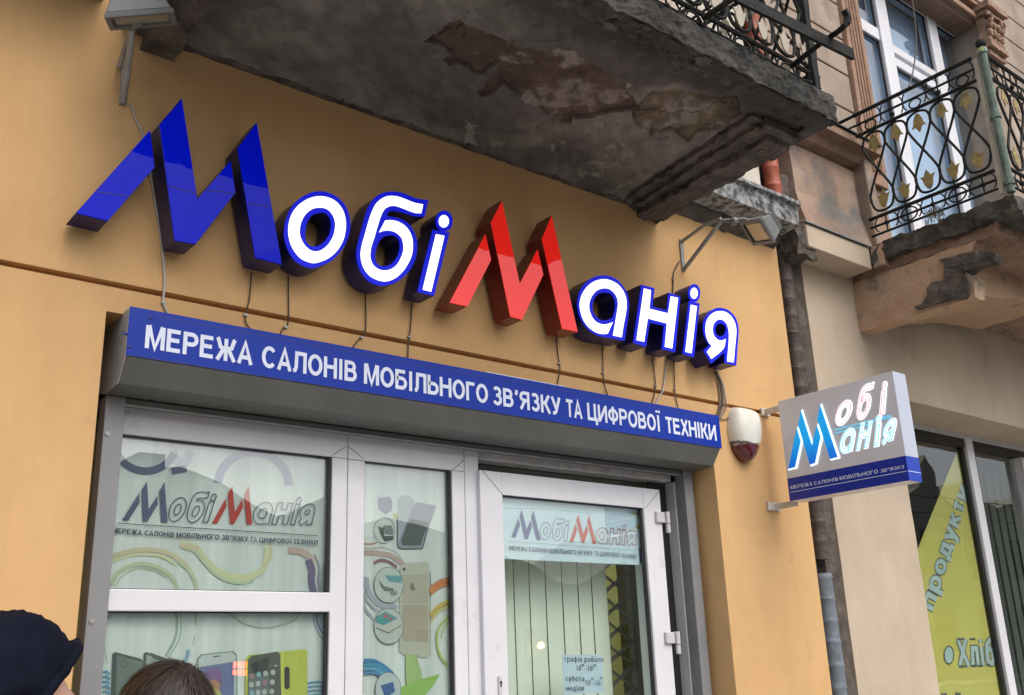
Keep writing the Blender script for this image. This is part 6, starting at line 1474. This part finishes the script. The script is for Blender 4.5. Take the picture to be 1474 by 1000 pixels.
def person(base, height, facing, label, jm, hair_fn, kneel=0):
    t = thing('person', base, label, 'person')
    fz = math.atan2(facing[1], facing[0]) - math.pi / 2   # model faces +Y
    Rz = Matrix.Rotation(fz, 3, 'Z'); k = height / 1.75
    def T(p): return Rz @ (Vector(p) * k)
    V = [(0, 0, .95), (0, 0, 1.10), (0, -.01, 1.25), (0, -.01, 1.40), (0, 0, 1.49), (0, .01, 1.555), (0, .02, 1.62), (0, .01, 1.68)]
    Rr = [.13, .12, .13, .12, .058, .068, .084, .062]
    E_ = [(i, i + 1) for i in range(7)]
    def chain(start, pts, rs):
        prev = start
        for p, r in zip(pts, rs): V.append(p); Rr.append(r); E_.append((prev, len(V) - 1)); prev = len(V) - 1
        return prev
    for s_ in (-1, 1):
        chain(0, [(s_ * .09, 0, .86), (s_ * .10, .01, .50), (s_ * .10, -.01, .10), (s_ * .10, .10, .04)], [.09, .06, .04, .035])
        w = chain(3, [(s_ * .16, -.01, 1.39), (s_ * .22, -.01, 1.12), (s_ * .23, .06, .88), (s_ * .23, .09, .82)], [.055, .042, .028, .03])
        for q in range(4): chain(w, [(s_ * (.215 + .004 * q), .075 + .018 * q, .76), (s_ * (.205 + .004 * q), .080 + .018 * q, .715 + .01 * abs(q - 1.5))], [.009, .008])
        chain(w, [(s_ * .20, .07, .80), (s_ * .185, .08, .765)], [.010, .009])
    def fn(co):
        # face: nose, eye sockets, chin on the +Y side of the head
        q = Rz.inverted() @ (co / k)
        if q.z > 1.5:
            if q.y > 0.05:
                q.y += 0.028 * math.exp(-((q.x / .012) ** 2 + ((q.z - 1.605) / .022) ** 2)) - 0.010 * math.exp(-(((abs(q.x) - .033) / .014) ** 2 + ((q.z - 1.635) / .012) ** 2)) + 0.010 * math.exp(-((q.x / .03) ** 2 + ((q.z - 1.555) / .012) ** 2))
            q.x *= 1.0
            if abs(q.x) > 0.06: q.x += math.copysign(0.014, q.x) * math.exp(-(((q.y - .01) / .014) ** 2 + ((q.z - 1.62) / .026) ** 2))
        return Rz @ q * k
    body = skin_mesh('body', [T(p) for p in V], E_, [r * k for r in Rr], 'skin', t, fn=fn)
    # jacket
    V2 = [(0, 0, .86), (0, 0, 1.0), (0, -.01, 1.22), (0, -.01, 1.38), (0, 0, 1.45)]; R2 = [.165, .155, .16, .14, .08]; E2 = [(i, i + 1) for i in range(4)]
    for s_ in (-1, 1):
        n0 = len(V2); V2 += [(s_ * .17, -.01, 1.38), (s_ * .235, -.01, 1.12), (s_ * .24, .06, .885)]; R2 += [.078, .064, .05]; E2 += [(3, n0), (n0, n0 + 1), (n0 + 1, n0 + 2)]
    skin_mesh('jacket', [T(p) for p in V2], E2, [r * k for r in R2], jm, t)
    V3 = [(0, 0, .93), (-.095, 0, .84), (-.105, .01, .5), (-.105, 0, .12), (.095, 0, .84), (.105, .01, .5), (.105, 0, .12)]
    skin_mesh('trousers', [T(p) for p in V3], [(0, 1), (1, 2), (2, 3), (0, 4), (4, 5), (5, 6)], [r * k for r in [.14, .105, .078, .062, .105, .078, .062]], 'jeans', t)
    for s_ in (-1, 1):
        b = B(); b.ball((0, 0, 0), 1, 12, 8, (1, 1, 1)); 
        b.v = [tuple(Vector(base) + T((s_ * .10 + x * .045, .06 + y * .14, .045 + z * .045 * (1 if z < 0 else 1.2)))) for x, y, z in b.v]
        b.build('shoe', 'shoe', t, smooth=True)
    hair_fn(t, Vector(base), T, k)
    return t
def hood(t, base, T, k):
    c0 = Vector(base) + T((0, -0.028, 1.636)); f = Vector((t['face'][0], t['face'][1], -0.72)); f.normalize()
    upv = Vector((0, 0, 1)); side = f.cross(upv).normalized(); up2 = side.cross(f)
    b = B(); n, m = 48, 26; vs = []; fs = []
    open_ = math.radians(70)
    R0 = 0.127
    for i in range(m + 1):
        th = math.pi - (math.pi - open_) * i / m
        for j in range(n):
            ph = 2 * math.pi * j / n
            dvec = f * math.cos(th) + (side * math.cos(ph) + up2 * math.sin(ph)) * math.sin(th)
            r = R0 * (1 + 0.02 * math.cos(th)) * (1.0 + 0.03 * max(0, math.sin(ph)))
            nz = noise.noise(dvec * 3.0) * 0.010 + (abs(noise.noise(Vector((dvec.x * 7 + 3, dvec.y * 7, dvec.z * 2.2)))) - 0.2) * 0.016 * min(1, i / 6)
            if math.sin(ph) < -0.3: r *= 1.0 + 0.25 * (-0.3 - math.sin(ph))
            e = i / m
            r += nz * 0.7 - 0.005 * math.exp(-((e - 0.93) / 0.05) ** 2) - 0.002 * e
            vs.append(c0 + dvec * r)
    for i in range(m):
        for j in range(n): fs.append((i * n + j, i * n + (j + 1) % n, (i + 1) * n + (j + 1) % n, (i + 1) * n + j))
    b.add(vs, fs); h = b.build('hood', 'navycloth', t, smooth=True)
    sd_ = h.modifiers.new('solid', 'SOLIDIFY'); sd_.thickness = 0.006
    # gathered rolled brim
    ring = []
    for j in range(72):
        ph = 2 * math.pi * j / 72; th = open_ - 0.02
        dvec = f * math.cos(th) + (side * math.cos(ph) + up2 * math.sin(ph)) * math.sin(th)
        r = (R0 - 0.001) * (1.0 + 0.03 * max(0, math.sin(ph))); r *= 1.0 + (0.25 * (-0.3 - math.sin(ph)) if math.sin(ph) < -0.3 else 0)
        ring.append(c0 + dvec * (r + 0.005 * noise.noise(dvec * 16)))
    b = B(); b.tube(ring, 0.010, 10, closed=True)
    b.v = [tuple(Vector(p) + noise.noise_vector(Vector(p) * 45) * 0.004) for p in b.v]
    b.build('hood_brim', 'navycloth', t, smooth=True)
def hair(t, base, T, k):
    hc = Vector(base) + T((0, 0.006, 1.622)); b = B()
    b.col = (0.010, 0.006, 0.004)
    rx, ry, rz = 0.100, 0.112, 0.118
    b.ball(hc, 1.0, 28, 18, (rx * .95, ry * .95, rz * .95))
    rnd = random.Random(5)
    whorl = Vector((0.25, -0.45, 0.86)).normalized()
    for i in range(3200):
        a_ = rnd.uniform(0, 2 * math.pi); ax = whorl.orthogonal().normalized(); ay = whorl.cross(ax)
        dirv = ax * math.cos(a_) + ay * math.sin(a_); th0 = rnd.uniform(0.0, 1.25); ln = rnd.uniform(0.35, 0.75); tw = rnd.uniform(0.25, 0.6)
        col_ = Vector((0.019, 0.011, 0.0075)) * rnd.uniform(0.2, 2.6); b.col = tuple(col_)
        pts = []; tuft = 0.16 * rnd.random() if rnd.random() < 0.30 else 0.03
        for s_ in range(6):
            th = th0 + ln * s_ / 5; a2 = a_ + tw * th
            dv = whorl * math.cos(th) + (ax * math.cos(a2) + ay * math.sin(a2)) * math.sin(th)
            lift = 1.0 + 0.055 * math.sin(math.pi * s_ / 5) * rnd.uniform(0.3, 1) + (tuft * (s_ / 5) ** 2)
            pts.append(hc + Vector((dv.x * rx, dv.y * ry, dv.z * rz)) * lift)
        vs = []
        for s_, p in enumerate(pts):
            tdir = (pts[min(s_ + 1, 5)] - pts[max(s_ - 1, 0)]).normalized(); nn = (p - hc).normalized(); w_ = tdir.cross(nn).normalized() * 0.0016 * (1 - 0.75 * s_ / 5)
            vs += [p - w_, p + w_]
        b.add(vs, [(2 * s_, 2 * s_ + 1, 2 * s_ + 3, 2 * s_ + 2) for s_ in range(5)])
    b.build('hair', 'hair', t, smooth=True, fixn=False)
_P = thing
def add_person(px_head, Y, zoff, facing, label, jm, fn):
    w = at(px_head[0], px_head[1], Y)
    h = (w.z - 0.13 + zoff)
    k = h / 1.75
    o_thing = globals()['thing']
    def th2(name, loc, lab, cat, group=None):
        t = o_thing(name, loc, lab, cat, group); t['face'] = facing; return t
    globals()['_thing'] = th2
    return w, h
def make_person(cx, cy_, head_c_z, facing, label, jm, fn):
    # head centre sits at 1.632/1.75 of the height
    hgt = (head_c_z - 0.13) * 1.75 / 1.632
    global thing
    keep = thing
    def th2(name, loc, lab, cat, group=None):
        t = keep(name, loc, lab, cat, group); t['face'] = facing; return t
    thing = th2
    t = person((cx, cy_, 0.13), hgt, facing, label, jm, fn)
    thing = keep
    if 'face' in t: del t['face']
    return t
hw = at(24, 998, -0.82)
make_person(hw.x, hw.y, hw.z, (1.0, -0.10, -0.12), 'person in a dark navy hood at the bottom left corner', 'jacket', hood)
hw = at(238, 1032, -0.50)
make_person(hw.x, hw.y, hw.z, (0.35, 1.0, 0), 'person with short brown hair seen from behind below the window', 'olive', hair)

# ------------------------------------------------------------------ across the street (seen mirrored in the glass)
def mir(u, v, Ym=26.0, Yg=0.192):
    w = at(u, v, Ym); return Vector((w.x, 2 * Yg - w.y, w.z))
YM = 26.0
def opp(name, px, label, m, depth=8):
    P_ = [mir(u, v, YM) for u, v in px]
    y = P_[0].y
    return P_, y
t = thing('opposite_house', (12, -26, 0), 'low grey house with a chimney across the street, seen mirrored in the glass', 'house')
roof = [(60, 700), (140, 668), (204, 660), (204, 646), (240, 650), (240, 672), (264, 671), (384, 727), (410, 738), (432, 724), (467, 715), (480, 722)]
P_ = [mir(u, v) for u, v in roof]; y = P_[0].y
pts = [(p.x, y, p.z) for p in P_]; pts = [(pts[0][0], y, 0.13)] + pts + [(pts[-1][0], y, 0.13)]
B().prism(pts[::-1], (0, -6, 0)).build('gable_wall', 'farwall', t)
for k in range(5):
    x = pts[1][0] + 1.2 + k * 2.2; B().box(x, x + 0.9, y, y + 0.04, 1.4, 3.2).build('window', 'fardark', t)
t = thing('opposite_house', (24, -26, 0), 'wide yellow house with a sagging roofline across the street, seen mirrored in the glass', 'house')
roof = [(545, 770), (560, 745), (600, 752), (640, 765), (680, 780), (731, 806), (775, 816), (809, 837), (833, 837), (860, 823), (878, 812), (950, 760), (1010, 752)]
P_ = [mir(u, v) for u, v in roof]; pts = [(p.x, y, p.z) for p in P_]; pts = [(pts[0][0], y, 0.13)] + pts + [(pts[-1][0], y, 0.13)]
B().prism(pts[::-1], (0, -6, 0)).build('wall', 'farwall', t)
for k in range(9):
    x = pts[1][0] + 1.5 + k * 2.3; B().box(x, x + 1.0, y, y + 0.04, 1.3, 2.9).build('window', 'fardark', t)
t = thing('opposite_palace', (60, -26, 0), 'ornate yellow building with a roof urn across the street, seen mirrored in the right window', 'building')
roof = [(1300, 728), (1318, 712), (1326, 702), (1334, 700), (1337, 680), (1334, 668), (1340, 654), (1343, 668), (1348, 680), (1346, 700), (1354, 702), (1364, 716), (1390, 730), (1400, 700), (1410, 690), (1420, 712), (1440, 730), (1474, 722), (1560, 700)]
P_ = [mir(u, v) for u, v in roof]; pts = [(p.x, y, p.z) for p in P_]; pts = [(pts[0][0], y, 0.13)] + pts + [(pts[-1][0], y, 0.13)]
B().prism(pts[::-1], (0, -6, 0)).build('wall', 'farwall2', t)
for r_ in range(2):
    for k in range(8):
        x = pts[1][0] + 2 + k * 5; B().box(x, x + 2.0, y, y + 0.06, 1.5 + r_ * 4, 4 + r_ * 4).build('window', 'fardark', t)
for k, (z, dz_, lab) in enumerate(((7.2, 0.5, 'upper tram wire over the street'), (6.4, 0.9, 'middle sagging wire over the street'), (5.8, 0.3, 'lower tram wire over the street'))):
    P_ = [(x, -9 - k * 1.6, z - dz_ * (1 - ((x - 12) / 40) ** 2)) for x in range(-28, 53, 4)]
    B().tube(P_, 0.018, 5).build('overhead_wire', 'gasket', None, label=lab + ', seen mirrored in the glass', cat='wire', group='overhead wires across the street')
pz = mir(349, 957); b = B()
for dx in (0, 0.17, 0.34):
    for dz_ in (0, 0.22):
        for ex in (0, 0.07): b.box(pz.x + dx - 0.3 + ex, pz.x + dx - 0.27 + ex, y + 0.05, y + 0.09, pz.z + dz_ - 0.25, pz.z + dz_ - 0.09)
        b.box(pz.x + dx - 0.3, pz.x + dx - 0.2, y + 0.05, y + 0.085, pz.z + dz_ - 0.17, pz.z + dz_ - 0.14)
b.build('red_lit_sign', 'reddot', None, label='small red lit sign on the grey house across the street', cat='sign')
pz = mir(768, 932); b = B(); b.ball((pz.x, y + 0.3, pz.z), 0.13, 10, 8); b.build('wall_lamp', 'orangedot', None, label='small orange lamp on the yellow house across the street', cat='lamp')
